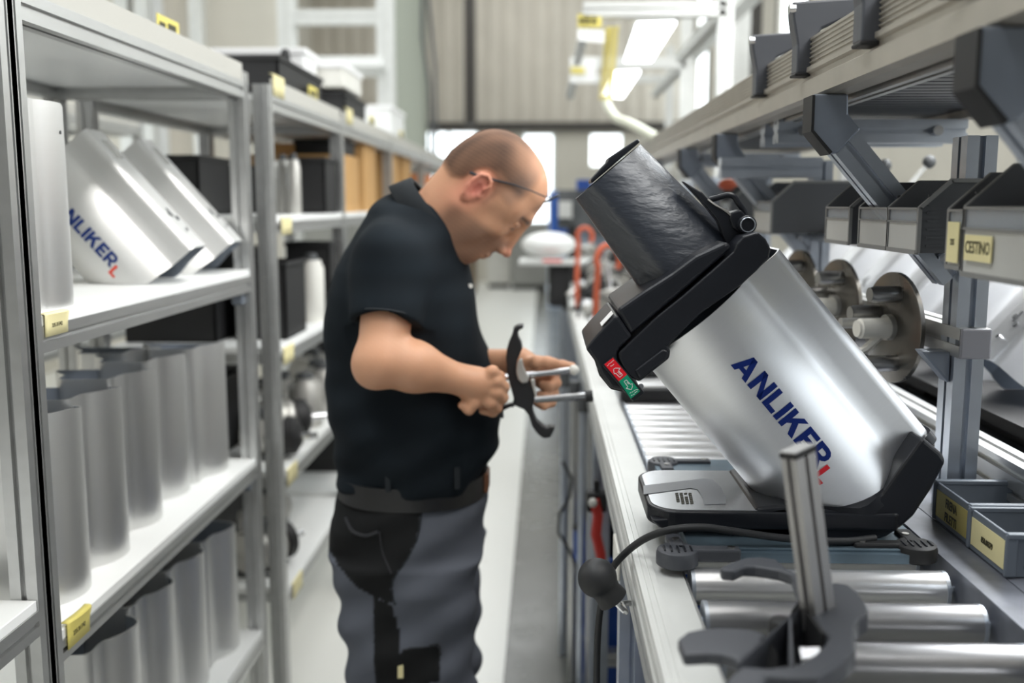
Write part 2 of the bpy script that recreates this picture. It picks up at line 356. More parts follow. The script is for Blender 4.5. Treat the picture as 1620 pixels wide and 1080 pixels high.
for i, (a, b, m) in enumerate([(150, 196, 'wallw'), (232, 262, 'board'), (262, 300, 'wallb'), (330, 452, 'wallw'), (196, 232, 'wallb'), (60, 150, 'wallw')]):
    xa, xb = P(a, 100, 8.0).x, P(b, 100, 8.0).x; put('panel', MB().box((xa, 8+.02*(i % 2), 0), (xb, 8.05, 5.2)), m, pn)
for px in (198, 230, 315): x = P(px, 100, 7.9).x; put('post', MB().slotted((x, 7.9, 0), (x, 7.9, 5.2), (0, 1, 0), .1, .1), 'aluw', pn)
pc = thing('tall_cabinet', 'long run of white cabinets behind the column beyond the leftmost shelving', 'cabinet', (-4.3, 17, 0))
put('body', MB().box((-4.4, 15, 0), (-3.0, 18, 2.2)), 'gcab', pc)
# far end cabinets against the back wall
for i, (a, b, ytop, Y, m, lb) in enumerate([(690, 752, 300, 17, 'brown', 'tall brown cabinet at the far end of the aisle'), (770, 808, 372, 18.5, 'offwhite', 'low cream cabinet beside the bright far doorway'), (808, 868, 352, 18.2, 'gcab', 'grey metal cabinet in front of the bright far doorway')]):
    x0, x1 = P(a, 400, Y).x, P(b, 400, Y).x; z = P(800, ytop, Y).z
    cb = thing('cabinet', lb, 'cabinet', ((x0+x1)/2, Y, 0)); put('body', MB().box((x0, Y, .08), (x1, Y+.5, z)), m, cb, bevel=.01)
    put('plinth', MB().box((x0+.03, Y+.03, 0), (x1-.03, Y+.47, .08)), 'black', cb)
    for s in (0, 1): xa = x0+(x1-x0)*s/2; d = put('door', MB().box((xa+.01, Y-.02, .1), (xa+(x1-x0)/2-.01, Y, z-.02)), m, cb); put('handle', MB().box((xa+.03, Y-.05, z*.55), (xa+.05, Y-.02, z*.65)), 'steel', d)
# ================================================================== the brushed metal housing (shared shape)
HLEN = .350; VC = .007; RC = .1035; CV = -.0165; PHI = math.radians(41); SL = math.tan(PHI)
def house_section(off=0.0):
    pts = []
    R_ = RC-off
    for t in np.linspace(math.radians(39), math.radians(321), 44): pts.append((CV+R_*math.cos(t), R_*math.sin(t)))
    half = []
    p1 = (CV+R_*math.cos(math.radians(39)), R_*math.sin(math.radians(39)))
    p0 = (.096, .058-off); mid = (.074, .060-off)
    for k in range(1, 6):
        t = k/6; half.append(((1-t)**2*p1[0]+2*t*(1-t)*mid[0]+t*t*p0[0], (1-t)**2*p1[1]+2*t*(1-t)*mid[1]+t*t*p0[1]))
    for k in range(0, 7):
        t = PI/2*(1-k/6); half.append((.111-off+.018*math.cos(t), .040-off+.018*math.sin(t)))
    a = half[::-1]; return pts + [(x, -y) for x, y in half] + [(x, y) for x, y in a]
def wsurf(v, R_=RC): return math.sqrt(max(R_*R_-(v-CV)**2, 0))
def house_mesh(name, thick=.003, cut=SL, endf=None):
    so = house_section(); si = house_section(thick); n = len(so); mb = MB()
    end = endf or (lambda v: HLEN+cut*min(0, v-VC))
    NZ = 10
    rings = [[(v, w_, end(v)*k/NZ) for v, w_ in so] for k in range(NZ+1)]
    mb.mi = 0; mb.loft(rings, cap=False)
    mb.mi = 1; ri = [[(v, w_, end(v)*k/NZ) for v, w_ in si] for k in range(NZ+1)][::-1]; mb.loft(ri, cap=False)
    mb.mi = 0; mb.loft([rings[-1], ri[0]], cap=False, smooth=False); mb.loft([ri[-1], rings[0]], cap=False, smooth=False)
    me = bpy.data.meshes.new(name); me.from_pydata(mb.v, [], mb.f); me.update()
    bm = bmesh.new(); bm.from_mesh(me); bmesh.ops.remove_doubles(bm, verts=bm.verts, dist=1e-6); bm.to_mesh(me); bm.free()
    me.polygons.foreach_set('material_index', [0 if i < NZ*n else (1 if i < 2*NZ*n else 0) for i in range(len(me.polygons))] if len(me.polygons) == len(mb.f) else [0]*len(me.polygons))
    smooth_sharp(me); return me
def letter_quads(ch):
    T = .25; q = []
    def s(a, b, c, d): q.append((a, b, c, d))
    if ch == 'A': s((0,0),(.27,0),(.64,1),(.37,1)); s((.74,0),(1.01,0),(.64,1),(.37,1)); s((.2,.18),(.8,.18),(.72,.38),(.28,.38)); w_ = 1.01
    if ch == 'N': s((0,0),(T,0),(T,1),(0,1)); s((.63,0),(.88,0),(.88,1),(.63,1)); s((.0,1),(.25,1),(.88,0),(.63,0)); w_ = .88
    if ch == 'L': s((0,0),(T,0),(T,1),(0,1)); s((T,0),(.66,0),(.66,.22),(T,.22)); w_ = .66
    if ch == 'I': s((0,0),(T,0),(T,1),(0,1)); w_ = T
    if ch == 'K': s((0,0),(T,0),(T,1),(0,1)); s((T,.28),(T,.60),(.60,1),(.90,1)); s((.38,.50),(.60,.66),(.95,0),(.66,0)); w_ = .93
    if ch == 'E':
        s((0,0),(T,0),(T,1),(0,1))
        for y in (0, .39, .78): s((T,y),(.70 if y != .39 else .64,y),(.70 if y != .39 else .64,y+.22),(T,y+.22))
        w_ = .70
    if ch == 'R':
        s((0,0),(T,0),(T,1),(0,1)); s((T,.78),(.48,.78),(.48,1),(T,1)); s((T,.33),(.48,.33),(.48,.55),(T,.55))
        for k in range(6):
            a, b = [-PI/2+PI*(k+j)/6 for j in (0, 1)]; f = lambda r, t: (.48+r*math.cos(t)*1.02, .665+r*math.sin(t))
            s(f(.115, a), f(.335, a), f(.335, b), f(.115, b))
        s((.34,.36),(.58,.36),(.88,0),(.59,0)); w_ = .86
    return q, w_
def wordmark(a0, v0, H, name):
    """mesh with navy letters (slot 0) and the red L (slot 1), lying on the round side of the housing"""
    mb = MB(); x = 0
    def lay(q, mi, ox, oy, sc_):
        mb.mi = mi; N = 4; vs = []; fs = []
        for i in range(N+1):
            for j in range(N+1):
                s_, t_ = i/N, j/N
                px = (1-s_)*(1-t_)*q[0][0]+s_*(1-t_)*q[1][0]+s_*t_*q[2][0]+(1-s_)*t_*q[3][0]
                py = (1-s_)*(1-t_)*q[0][1]+s_*(1-t_)*q[1][1]+s_*t_*q[2][1]+(1-s_)*t_*q[3][1]
                a = a0+(ox+px*sc_)*H*1.05; v = v0+(oy+py*sc_)*H
                vs.append((v, wsurf(v)+.0007, a))
        for i in range(N):
            for j in range(N): k = i*(N+1)+j; fs.append((k, k+1, k+N+2, k+N+1))
        mb.add(vs, fs)
    for ch in 'ANLIKER':
        qs, w_ = letter_quads(ch)
        for q in qs: lay(q, 0, x, 0, 1)
        x += w_+.10
    for q in letter_quads('L')[0]: lay(q, 1, x-.02, -.36, .85)
    me = bpy.data.meshes.new(name); me.from_pydata(mb.v, [], mb.f); me.update(); me.polygons.foreach_set('material_index', mb.m); return me
HM = house_mesh('housing_shell')
def house_rot(phi, yaw=0):
    m = Matrix(((math.cos(phi), 0, math.sin(phi)), (0, -1, 0), (math.sin(phi), 0, -math.cos(phi))))
    return (Matrix.Rotation(yaw, 3, 'Z') @ m).to_euler()
HM2 = house_mesh('upright_shell', cut=.16)
def new_housing(name, label, mats=('brush', 'tubein'), details=True, group=None):
    t = thing(name, label, 'metal housing', (0, 0, 0), group)
    put('shell', (HM if details else HM2).copy(), mats, t, world=False)
    if details:
        put('wordmark', wordmark(.085, -.030, .030, 'wordmark'), ('navyd', 'redorange'), t, world=False)
        put('rating_plate', MB().box((.1285, -.018, .03), (.1302, .018, .085)), 'gcab', t, world=False)
        b = MB(); b.cyl((.125, .012, .25), (.132, .012, .25), .006); b.cyl((.125, -.012, .265), (.132, -.012, .265), .006); b.box((.1285, .002, .235), (.131, .008, .26))
        put('switch_hole', b, 'slot', t, world=False)
        put('screw', MB().cyl((.125, 0, .30), (.134, 0, .30), .005), 'chrome', t, world=False)
    return t
# ================================================================== left shelving
XL, XR_ = -.81, -1.36
def shelf_bay(name, label, X0, X1, Ya, Yb, levels, ztop, first=False, near_post=True):
    """levels: (surface z, underside z).  Posts 45 mm, rails with a slot, white boards"""
    t = thing(name, label, 'shelf', ((X0+X1)/2, (Ya+Yb)/2, 0)); pw = .045; k = pw/2
    for y in ((Ya-k, Yb+k) if near_post else (Yb+k,)):
        for x in (X0-k, X1+k):
            put('post', MB().slotted((x, y, .07), (x, y, ztop-.02), (0, 1, 0), pw, pw), 'alu', t)
    put('panel', MB().box((X0-.006, Ya, ztop-.045), (X0-.002, Yb, ztop)), 'panelb', t)
    put('top_rail', MB().slotted((X0-k, Ya, ztop-.0675), (X0-k, Yb, ztop-.0675), (0, 0, 1), pw, pw), 'alu', t)
    put('top_rail', MB().slotted((X1+k, Ya, ztop-.0675), (X1+k, Yb, ztop-.0675), (0, 0, 1), pw, pw), 'alu', t)
    put('top_board', MB().box((X1, Ya-.03, ztop-.06), (X0-.046, Yb+.03, ztop-.045)), 'board', t)
    put('crossbar', MB().slotted((X1+k, Yb+k, ztop-.07), (X0-k, Yb+k, ztop-.07), (0, 0, 1), pw, pw), 'alu', t)
    for zs, zb in levels:
        h = zs-zb-.018
        put('shelf_rail', MB().slotted((X0-k, Ya, zb+h/2), (X0-k, Yb, zb+h/2), (0, 0, 1), pw, h), 'alu', t)
        put('shelf_rail', MB().slotted((X1+k, Ya, zb+h/2), (X1+k, Yb, zb+h/2), (0, 0, 1), pw, h), 'alu', t)
        put('shelf_board', MB().box((X1+.03, Ya+.001, zs-.018), (X0-.002, Yb-.001, zs)), 'board', t, bevel=.0015)
        for y in (Ya+.012, Yb-.03):
            put('cross_rail', MB().slotted((X1+k, y+.01, zb+.02), (X0-k, y+.01, zb+.02), (0, 0, 1), .03, .035), 'alu', t)
    for y in ((Ya-k, Yb+k) if near_post else (Yb+k,)):
        for x in (X0-k, X1+k):
            put('foot', MB().cyl((x, y, 0), (x, y, .02), .03, .024).cyl((x, y, .02), (x, y, .075), .008), 'slot', t)
    return t
bay1 = shelf_bay('shelving_unit', 'nearest aluminium shelving unit with upright housings on white boards', XL, XR_, 1.569, 2.716, [(1.381, 1.32), (.847, .793), (.34, .285)], 1.932)
for k in (0, 1): put('corner_bracket', MB().cb((XL-.03, 2.70, (1.30, .775)[k]), (.03, .03, .03)), 'castl', bay1, bevel=.004)
bay0 = shelf_bay('shelving_unit', 'shelving unit cut off at the left edge in front of the first upright post', XL, XR_, .55, 1.50, [(.93, .87), (.5, .44)], 1.932)
X2 = -.775; lv2 = [(1.525, 1.473), (1.14, 1.085), (.765, .708), (.40, .35)]
ys = [2.875, 3.88, 5.11, 6.49, 7.9, 9.3]
labs = ['second pale shelving unit from the front holding black boxes', 'third shelving unit behind the worker\'s back holding cardboard', 'fourth shelving unit beyond the worker\'s shoulder', 'fifth shelving unit in the row seen by the worker\'s collar', 'last shelving unit of the row near the far windows']
for i in range(5):
    shelf_bay('shelving_unit', labs[i], X2, X2-.55, ys[i]+(.0 if i else -.0), ys[i+1]-.045, lv2, 1.912, near_post=(i == 0))
# yellow shelf labels with printed numbers
def shelf_label(X, Ya, Yb, zt, zb, txt, lab, m='yellow', curl=.006):
    t = thing('shelf_label', lab, 'label', (X, (Ya+Yb)/2, zb), 'yellow number labels on the shelf edges')
    n = 8; A = []; B = []
    mb = MB(); vs = []; fs = []
    for i in range(n+1):
        y = Ya+(Yb-Ya)*i/n; c = curl*math.sin(i/n*2.4)*.7
        for k, (z, dx) in enumerate([(zb, 0), ((zb+zt)/2, .0005), (zt, c+.001), (zt+.002+c*.3, c-.002), (zt+.002+c*.3, c-.012)]): vs.append((X+.002+dx, y, z))
    for i in range(n):
        for k in range(4): a = i*5+k; fs.append((a, a+5, a+6, a+1))
    mb.add(vs, fs, True); me = mb.mesh('card'); o = put('card', me, m, t); s = o.modifiers.new('t', 'SOLIDIFY'); s.thickness = .0008
    if txt: text(txt, (zt-zb)*.26, (X+.0035, (Ya+Yb)/2, (zb+zt)/2-.001), (0, 1, 0), (0, 0, 1), 'ink', t, sx=.9)
    return t
shelf_label(XL, 1.575, 1.652, 1.381, 1.345, '235.01742', 'curled yellow number label under the single upright housing', 'yellowp')
shelf_label(XL, 1.583, 1.665, .852, .806, '235.01742', 'curled yellow number label at the near end of the middle white shelf', 'yellow', .010)
k = 0
for y, z, lb in [(2.92, 1.518, 'faded yellow label on the second unit beside the pale canisters'), (2.90, 1.133, 'faded yellow label on the second unit at the worker\'s elbow height'), (2.90, .76, 'faded yellow label on the second unit two boards above the floor'), (2.92, .395, 'faded yellow label on the second unit\'s lowest board')]:
    shelf_label(X2, y, y+.12, z, z-.05, '', lb, 'yellowp', 0)
for y, z, lb in [(2.88, 1.925, 'yellow label at the near upper corner of the second shelving unit'), (3.94, 1.93, 'pale yellow label at the upper corner of the third shelving unit')]:
    shelf_label(X2, y, y+.12, z, z-.06, '', lb, 'yellowp', 0)
# the upright housings
up = new_housing('metal_housing', 'single upright brushed housing standing on the upper shelf by the post', details=False)
v_yaw = math.radians(276)
def stand(label, x, y, z, rz, src=up, grp=None): return dup(src, label, (x, y, z), rz, grp)
cx = .10
up.location = (P(110, 480, 1.66).x-.122, 1.69, 1.381); up.rotation_euler = (0, 0, math.radians(292)); 
up['group'] = 'upright metal housings on the left shelves'
mids = [(1.72, -.835, 'front upright housing on the middle shelf half hidden by the near post'), (1.92, -.845, 'second upright housing on the middle shelf counted from the near post'), (2.145, -.862, 'third upright housing on the middle shelf, its rim peaked'), (2.37, -.878, 'fourth upright housing on the middle shelf'), (2.58, -.845, 'farthest upright housing on the middle shelf beside the rear post')]
for y, xr, lb in mids: stand(lb, xr-.112, y, .847, v_yaw, grp='upright metal housings on the left shelves')
stand('hind upright housing on the middle shelf showing between the third and fourth', -1.10, 2.50, .847, v_yaw, grp='upright metal housings on the left shelves')
lows = [(1.93, -.84, 'front upright housing on the lowest shelf under the yellow label'), (2.16, -.85, 'second upright housing on the lowest shelf with dark open top'), (2.37, -.85, 'third upright housing on the lowest shelf'), (2.58, -.835, 'farthest upright housing on the lowest shelf beside the rear post')]
for y, xr, lb in lows: stand(lb, xr-.112, y, .34, v_yaw, grp='upright metal housings on the left shelves')
stand('hind upright housing on the lowest shelf behind the last one', -1.09, 2.30, .34, v_yaw, grp='upright metal housings on the left shelves')
put('small_hole', MB().cyl((CV+.03, RC*.98, .30), (CV+.03, RC*.93, .30), .003, n=8), 'slot', up, world=False)
# the leaning housings with their wordmark
zl = 1.381+HLEN*math.cos(PHI)-math.sin(PHI)*VC+.001
ln = new_housing('metal_housing', 'tilted housing with a navy and red wordmark on the upper shelf'); ln['group'] = 'tilted metal housings on the upper shelf'
ln.location = (-1.125, 2.28, zl); ln.rotation_euler = house_rot(PHI, math.radians(3))
dup(ln, 'tilted housing behind the one whose navy and red wordmark shows', (-1.135, 2.60, zl), None, rot=house_rot(PHI, math.radians(3)))
# ------------------------------------------------------------------ contents of the other shelves
def bev_box(name, a, b, m, par=None, bv=.006): return put(name, MB().box(a, b), m, par, bevel=bv)
def canister(x, y, z, h=.20, r=.05, m='castl2', lab='', grp=None):
    t = thing('canister', lab, 'canister', (x, y, z), grp)
    put('body', MB().rings((x, y, z), (0, 0, 1), [(0, r*.96), (.004, r), (h*.8, r), (h*.88, r*.8), (h*.92, r*.8)], 20), m, t)
    put('cap', MB().rings((x, y, z+h*.92), (0, 0, 1), [(0, r*.5), (h*.08, r*.5), (h*.1, r*.4)], 16), 'blue' if 'blue' in lab else 'slot', t)
    return t
MT['castl2'] = mat('pale_metal', (.50, .49, .46), .4, .5, noise=(9, .12))
def crate(name, lab, a, b, m='black', wall=.006, grp=None, slats=True):
    t = thing(name, lab, 'box', ((a[0]+b[0])/2, (a[1]+b[1])/2, a[2]), grp); mb = MB()
    (x0, y0, z0), (x1, y1, z1) = a, b
    mb.box((x0, y0, z0), (x1, y1, z0+wall)); mb.box((x0, y0, z0), (x0+wall, y1, z1)); mb.box((x1-wall, y0, z0), (x1, y1, z1)); mb.box((x0, y0, z0), (x1, y0+wall, z1)); mb.box((x0, y1-wall, z0), (x1, y1, z1))
    put('shell', mb, m, t)
    r = MB(); e = .006; r.box((x0-e, y0-e, z1-.015), (x1+e, y0, z1)); r.box((x0-e, y1, z1-.015), (x1+e, y1+e, z1)); r.box((x0-e, y0, z1-.015), (x0, y1, z1)); r.box((x1, y0, z1-.015), (x1+e, y1, z1))
    put('rim', r, m, t, bevel=.002); return t
def motor(name, lab, x, y, z, s=1.0, grp=None, rot=0):
    """small electric drive: finned pale body, dark end bell, shaft and terminal box"""
    t = thing(name, lab, 'motor', (x, y, z), grp); c, sn = math.cos(rot), math.sin(rot); D = Vector((c, sn, 0)); r = .055*s; o = Vector((x, y, z+r+.01))
    put('body', MB().rings(o-D*.06*s, D, [(0, r*.9), (.01*s, r), (.10*s, r), (.12*s, r*.85)], 20), 'castl2', t)
    put('end_bell', MB().rings(o+D*.06*s, D, [(0, r), (.03*s, r*.95), (.045*s, r*.5)], 20), 'black', t)
    put('shaft', MB().cyl(o+D*.10*s, o+D*.15*s, .010*s, n=10), 'chrome', t)
    f = MB()
    for k in range(5): q = o-D*(.05-.022*k)*s; f.rings(q, D, [(0, r*1.08), (.005*s, r*1.08)], 20)
    put('fins', f, 'castl2', t); put('terminal_box', MB().cb(o+Vector((0, 0, r*1.1)), (.05*s, .05*s, .035*s)), 'slot', t, bevel=.003)
    put('foot_plate', MB().cb((x, y, z+.006), (.11*s, .10*s, .012)), 'slot', t)
    return t
z1 = 1.525
for i, (y, x, lb) in enumerate([(3.50, -.955, 'pale canister nearest the second unit\'s front post'), (3.46, -.905, 'pale canister in the middle of its row on the second unit'), (3.42, -.858, 'pale canister next to the black box on the second unit')]):
    canister(x, y, z1, .20, .024, 'castl2', lb, 'pale canisters on the second unit')
crate('black_box', 'tall black box beside the pale canisters on the second unit', (-.93, 3.60, z1), (-.79, 3.80, z1+.20))
crate('black_box', 'second tall black box deeper on the upper board of the second unit', (-1.16, 3.62, z1), (-.96, 3.80, z1+.17))
for i, (y, zt, lb) in enumerate([(4.15, .23, 'brown cardboard box on the third unit\'s upper board'), (4.6, .30, 'tall brown cardboard sheet box on the third unit'), (5.35, .30, 'brown cardboard box on the fourth unit by the worker\'s nape'), (5.85, .30, 'farther brown cardboard box on the fourth unit')]):
    t = thing('cardboard_box', lb, 'box', (-1.05, y, z1), 'cardboard boxes'); bev_box('body', (-1.22, y-.16, z1), (-.80, y+.16, z1+zt), 'cardb', t, .004)
    put('tape', MB().box((-1.22, y-.02, z1+zt), (-.80, y+.02, z1+zt+.001)), 'cream', t); 
crate('black_box', 'small black tray lying on the cardboard box of the third unit', (-1.0, 4.02, z1+.232), (-.81, 4.28, z1+.29))
t = thing('orange_canister', 'orange rounded container at the end of the shelving beside the worker\'s neck', 'container', (-.9, 7.2, z1)); put('body', MB().rings((-.9, 7.2, z1), (0, 0, 1), [(0, .09), (.01, .1), (.2, .1), (.24, .08), (.25, .03)], 20), 'orange', t); put('lid', MB().cyl((-.9, 7.2, z1+.25), (-.9, 7.2, z1+.27), .03), 'black', t)
z2 = 1.14
for y0, y1, h, lb, x in [(3.05, 3.30, .24, 'wide black crate at the front of the second unit\'s middle board', -.80), (3.33, 3.44, .22, 'black crate beside a white bottle on the second unit', -.86), (3.64, 3.78, .28, 'narrow tall black crate next to the third post', -.79)]:
    crate('black_box', lb, (x-.16, y0, z2), (x, y1, z2+h))
canister(-.835, 3.54, z2, .24, .045, 'offwhite', 'white bottle between two black crates on the second unit')
for i, (y, x, s, lb) in enumerate([(3.05, -.88, 1.1, 'pale finned motor nearest the post on the third board of the second unit'), (3.25, -.91, 1.2, 'second pale finned motor on the third board of the second unit'), (3.42, -1.06, 1.2, 'third pale motor on the third board, next to the pale steel can'), (4.2, -1.0, 1.3, 'pale motor on the third unit beside the worker\'s elbow')]):
    motor('electric_motor', lb, x, y, .765, s, 'finned motors on the left shelving', .4*i)
for i, (y, x, lb) in enumerate([(3.50, -.86, 'steel can beside the motors near the worker\'s elbow'), (3.72, -.845, 'steel can beside the third post near the worker\'s elbow')]):
    canister(x, y, .765, .19, .06, 'castl2', lb, 'steel cans by the elbow')
for i, (y, x, s, lb) in enumerate([(3.02, -.90, 1.2, 'motor near the second unit\'s lowest front corner'), (3.30, -1.1, 1.2, 'motor pushed back on the second unit\'s lowest board'), (3.5, -1.0, 1.0, 'small motor on the second unit\'s lowest board')]):
    motor('electric_motor', lb, x, y, .40, s, 'motors on the lowest board', 1+.7*i)
crate('black_box', 'black crate under the third board of the third unit', (-1.1, 4.2, .40), (-.80, 4.55, .62)); crate('black_box', 'black crate on the third board close behind the worker', (-1.1, 4.7, .765), (-.80, 5.0, .98))
for i, (y0, y1, z_, h_, x0, x1, lb) in enumerate([(2.98, 3.30, .765, .24, -1.26, -1.02, 'black box at the back of the second unit\'s third board, nearest'), (3.34, 3.75, .765, .20, -1.28, -1.16, 'long black box against the rear posts on the third board'),
        (2.98, 3.28, 1.14, .20, -1.28, -1.00, 'black box behind the wide black crate on the middle board'), (3.36, 3.60, 1.14, .27, -1.26, -1.0, 'taller black box behind the white bottle on the middle board'),
        (3.00, 3.40, .40, .22, -1.28, -1.04, 'black box at the back of the second unit\'s lowest board'), (3.0, 3.3, 1.525, .18, -1.28, -1.04, 'black box behind the pale canisters on the upper board')]):
    crate('black_box', lb, (x0, y0, z_), (x1, y1, z_+h_))
for i, (y, x, lb) in enumerate([(3.92, -.93, 'pale motor on the third unit nearest the third post'), (4.5, -.90, 'second pale motor on the third unit\'s third board'), (3.62, -1.0, 'pale motor behind the steel cans by the elbow')]):
    motor('electric_motor', lb, x, y+.08, .765, 1.15, 'finned motors on the left shelving', .8+.9*i)
# things lying on top of the shelving
zt = 1.912
def slab(name, lab, cat, a, b, m, bv=.008, extra=None):
    t = thing(name, lab, cat, ((a[0]+b[0])/2, (a[1]+b[1])/2, a[2])); bev_box('body', a, b, m, t, bv)
    if extra: extra(t, a, b)
    return t
def lidded(t, a, b): put('lid', MB().box((a[0]-.006, a[1]-.006, b[2]-.02), (b[0]+.006, b[1]+.006, b[2]+.004)), 'white', t, bevel=.003)
def tray_top(lab, a, b, m='black'): crate('storage_tray', lab, a, b, m)
tray_top('wide black tray on top of the second shelving unit', (-1.28, 3.12, zt), (-.82, 3.72, zt+.10)); tray_top('second black tray on top of the third shelving unit', (-1.2, 4.05, zt), (-.80, 4.5, zt+.09))
slab('storage_box', 'white lidded box on top of the third shelving unit', 'box', (-1.22, 4.03, zt+.105), (-.80, 4.42, zt+.20), 'offwhite', extra=lidded)
slab('storage_box', 'pale box with blue lid line on top of the fourth shelving unit', 'box', (-1.1, 5.25, zt), (-.80, 5.75, zt+.15), 'board', extra=lidded)
slab('storage_box', 'white flat box behind the black tray above the second unit', 'box', (-1.32, 3.80, zt), (-.9, 4.00, zt+.22), 'white', extra=lidded)
tl = thing('upright_tool', 'thin black tool handle sticking up from the black tray', 'tool', (-.92, 3.60, zt+.02)); put('shaft', MB().cyl((-.92, 3.6, zt+.01), (-.92, 3.6, zt+.14), .006), 'black', tl); put('grip', MB().rings((-.92, 3.6, zt+.13), (0, 0, 1), [(0, .012), (.02, .018), (.05, .016), (.06, .008)], 12), 'black', tl)
for i, (y, lb, x) in enumerate([(2.25, 'yellow black-marked tag standing above the first unit\'s panel', -.86), (3.42, 'yellow tag in front of the black tray', -.80), (4.6, 'yellow tag above the fourth unit\'s front edge', -.80), (5.55, 'small yellow tag far above the shelving row', -.80)]):
    t = thing('yellow_tag', lb, 'tag', (x, y, zt+.02), 'yellow tags on top of the shelving'); z = zt if i else 1.932
    put('card', MB().box((x, y, z-.01), (x+.003, y+.13, z+.045)), 'yellow', t); put('foot', MB().box((x-.03, y, z-.01), (x, y+.13, z-.005)), 'yellow', t)
    mk = MB(); mk.box((x+.003, y+.01, z+.008), (x+.004, y+.045, z+.03)); mk.box((x+.003, y+.06, z+.012), (x+.004, y+.11, z+.034)); put('marking', mk, 'ink', t)
# second row of shelving behind, seen between the posts
bk = shelf_bay('shelving_unit', 'rear shelving row glimpsed through the first unit, with blue items', -2.1, -2.6, 2.6, 5.2, [(1.42, 1.37), (.95, .9), (.42, .37)], 2.0)
for i, (y, x, lb) in enumerate([(3.0, -2.25, 'blue-capped pale bottle glimpsed left in the rear shelving row'), (3.5, -2.22, 'second blue-capped pale bottle in the rear shelving row'), (4.1, -2.2, 'third blue-capped pale bottle in the rear shelving row'), (4.6, -2.22, 'farthest blue-capped pale bottle in the rear row')]):
    canister(x, y, 1.42, .30, .08, 'castl2', lb+' , blue'.replace(' ,', ','), 'blue-capped bottles in the rear row')
slab('blue_bin', 'blue bin in the rear shelving row behind the tilted housings', 'bin', (-2.5, 2.75, 1.70), (-2.12, 3.6, 1.84), 'blue')
crate('black_box', 'black crate in the rear row behind the tilted housings', (-2.45, 3.75, 1.42), (-2.12, 3.98, 1.75)); crate('black_box', 'black crate on the rear row\'s middle board', (-2.5, 2.9, .95), (-2.12, 3.9, 1.2))
for i in range(3): motor('electric_motor', ['first', 'middle', 'last'][i]+' pale motor on the rear row behind the lowest housings', -2.3, 3.0+.6*i, .42, 1.8, 'motors in the rear row', .5*i)
for i, (yy, xx) in enumerate([(1.8, -1.22), (2.15, -1.24), (2.5, -1.24)]):
    pass
MT['binrim'] = mat('bin_rim', (.22, .22, .215), .45); MT['track'] = mat('track_aluminium', (.43, .40, .35), .42, .6, noise=(14, .06)); MT['castl3'] = mat('grey_cap', (.30, .30, .33), .45, .1)
# ================================================================== roller conveyor bench
ZR = 1.070; RT = 1.075           # rail top, roller top
XA, XB, XC, XD = .126, .150, .188, .545
cv = thing('roller_conveyor', 'long aluminium roller conveyor bench running down the right side of the aisle', 'conveyor', (.34, 3, 0))
CY0, CY1 = .35, 8.6
sec = [(XA, ZR-.05), (XA, ZR-.045), (XA+.002, ZR-.043), (XA+.002, ZR-.033), (XA, ZR-.031), (XA, ZR-.018), (XA+.002, ZR-.016), (XA+.002, ZR-.010), (XA, ZR-.008), (XA, ZR), (XA+.004, ZR), (XA+.0045, ZR-.002), (XA+.008, ZR-.002), (XA+.0085, ZR), (XA+.012, ZR), (XA+.0125, ZR-.002), (XA+.016, ZR-.002), (XA+.0165, ZR), (XB, ZR), (XB, ZR-.004), (XC, ZR-.004), (XC, ZR-.009), (XB+.004, ZR-.009), (XB+.004, ZR-.05)]
put('left_rail', MB().ext([(x, CY0, z) for x, z in sec], (0, CY1-CY0, 0)), 'aluw', cv)
put('side_beam', MB().slotted((XA+.024, CY0, ZR-.075), (XA+.024, CY1, ZR-.075), (0, 0, 1), .045, .05), 'alu', cv)
put('inner_channel', MB().box((XC+.001, CY0, ZR-.06), (XC+.004, CY1, ZR-.006)), 'alu', cv)
g = MB(); g.box((XD, CY0, ZR-.06), (XD+.004, CY1, ZR+.012)); g.box((XD+.004, CY0, ZR+.008), (XD+.05, CY1, ZR+.012)); put('right_guide', g, 'castd', cv)
put('side_beam', MB().slotted((XD+.027, CY0, ZR-.04), (XD+.027, CY1, ZR-.04), (0, 0, 1), .04, .08), 'alu', cv)
rm = MB(); rm.cyl((XC+.012, 0, 0), (XD-.014, 0, 0), .0245, n=24)
caps = MB(); caps.rings((XC+.008, 0, 0), (1, 0, 0), [(0, .019), (.001, .0250), (.006, .0252), (.006, .0246)], 24); caps.rings((XD-.009, 0, 0), (-1, 0, 0), [(0, .019), (.001, .0250), (.006, .0252), (.006, .0246)], 24); caps.cyl((XC-.003, 0, 0), (XD+.003, 0, 0), .005, n=8)
rme = rm.mesh('roller'); cme = caps.mesh('roller_cap'); rme.materials.append(MT['roller']); cme.materials.append(MT['aluc'])
rme2 = rme.copy(); rme2.materials.clear(); rme2.materials.append(MT['rollerd'])
ry = [1.40-.112*k for k in range(1, 9)] ; ry = [y for y in ry if y > .4]
ry += [1.40+.112*k for k in range(0, 4)] + [1.83+.062*k for k in range(105) if 1.83+.062*k < CY1-.1]
for i, y in enumerate(ry):
    o = bpy.data.objects.new('roller', rme2 if 1 <= i <= 2 else rme); col.objects.link(o); o.parent = cv; o.location = (-.34, y-3, RT-.0245)
    if y < 3.2:
        c = bpy.data.objects.new('roller_cap', cme); col.objects.link(c); c.parent = o
for y in (.7, 1.62, 2.55, 3.5, 5.0, 6.5, 8.2):
    for x in (XA+.025, XD+.03): put('leg', MB().slotted((x, y, .03), (x, y, ZR-.10), (0, 1, 0), .045, .045), 'aluc', cv)
    put('crossbar', MB().slotted((XA+.048, y, .35), (XD+.005, y, .35), (0, 0, 1), .04, .04), 'alu', cv)
    for x in (XA+.025, XD+.03): put('foot', MB().cyl((x, y, 0), (x, y, .012), .028).cyl((x, y, .01), (x, y, .035), .008), 'slot', cv)
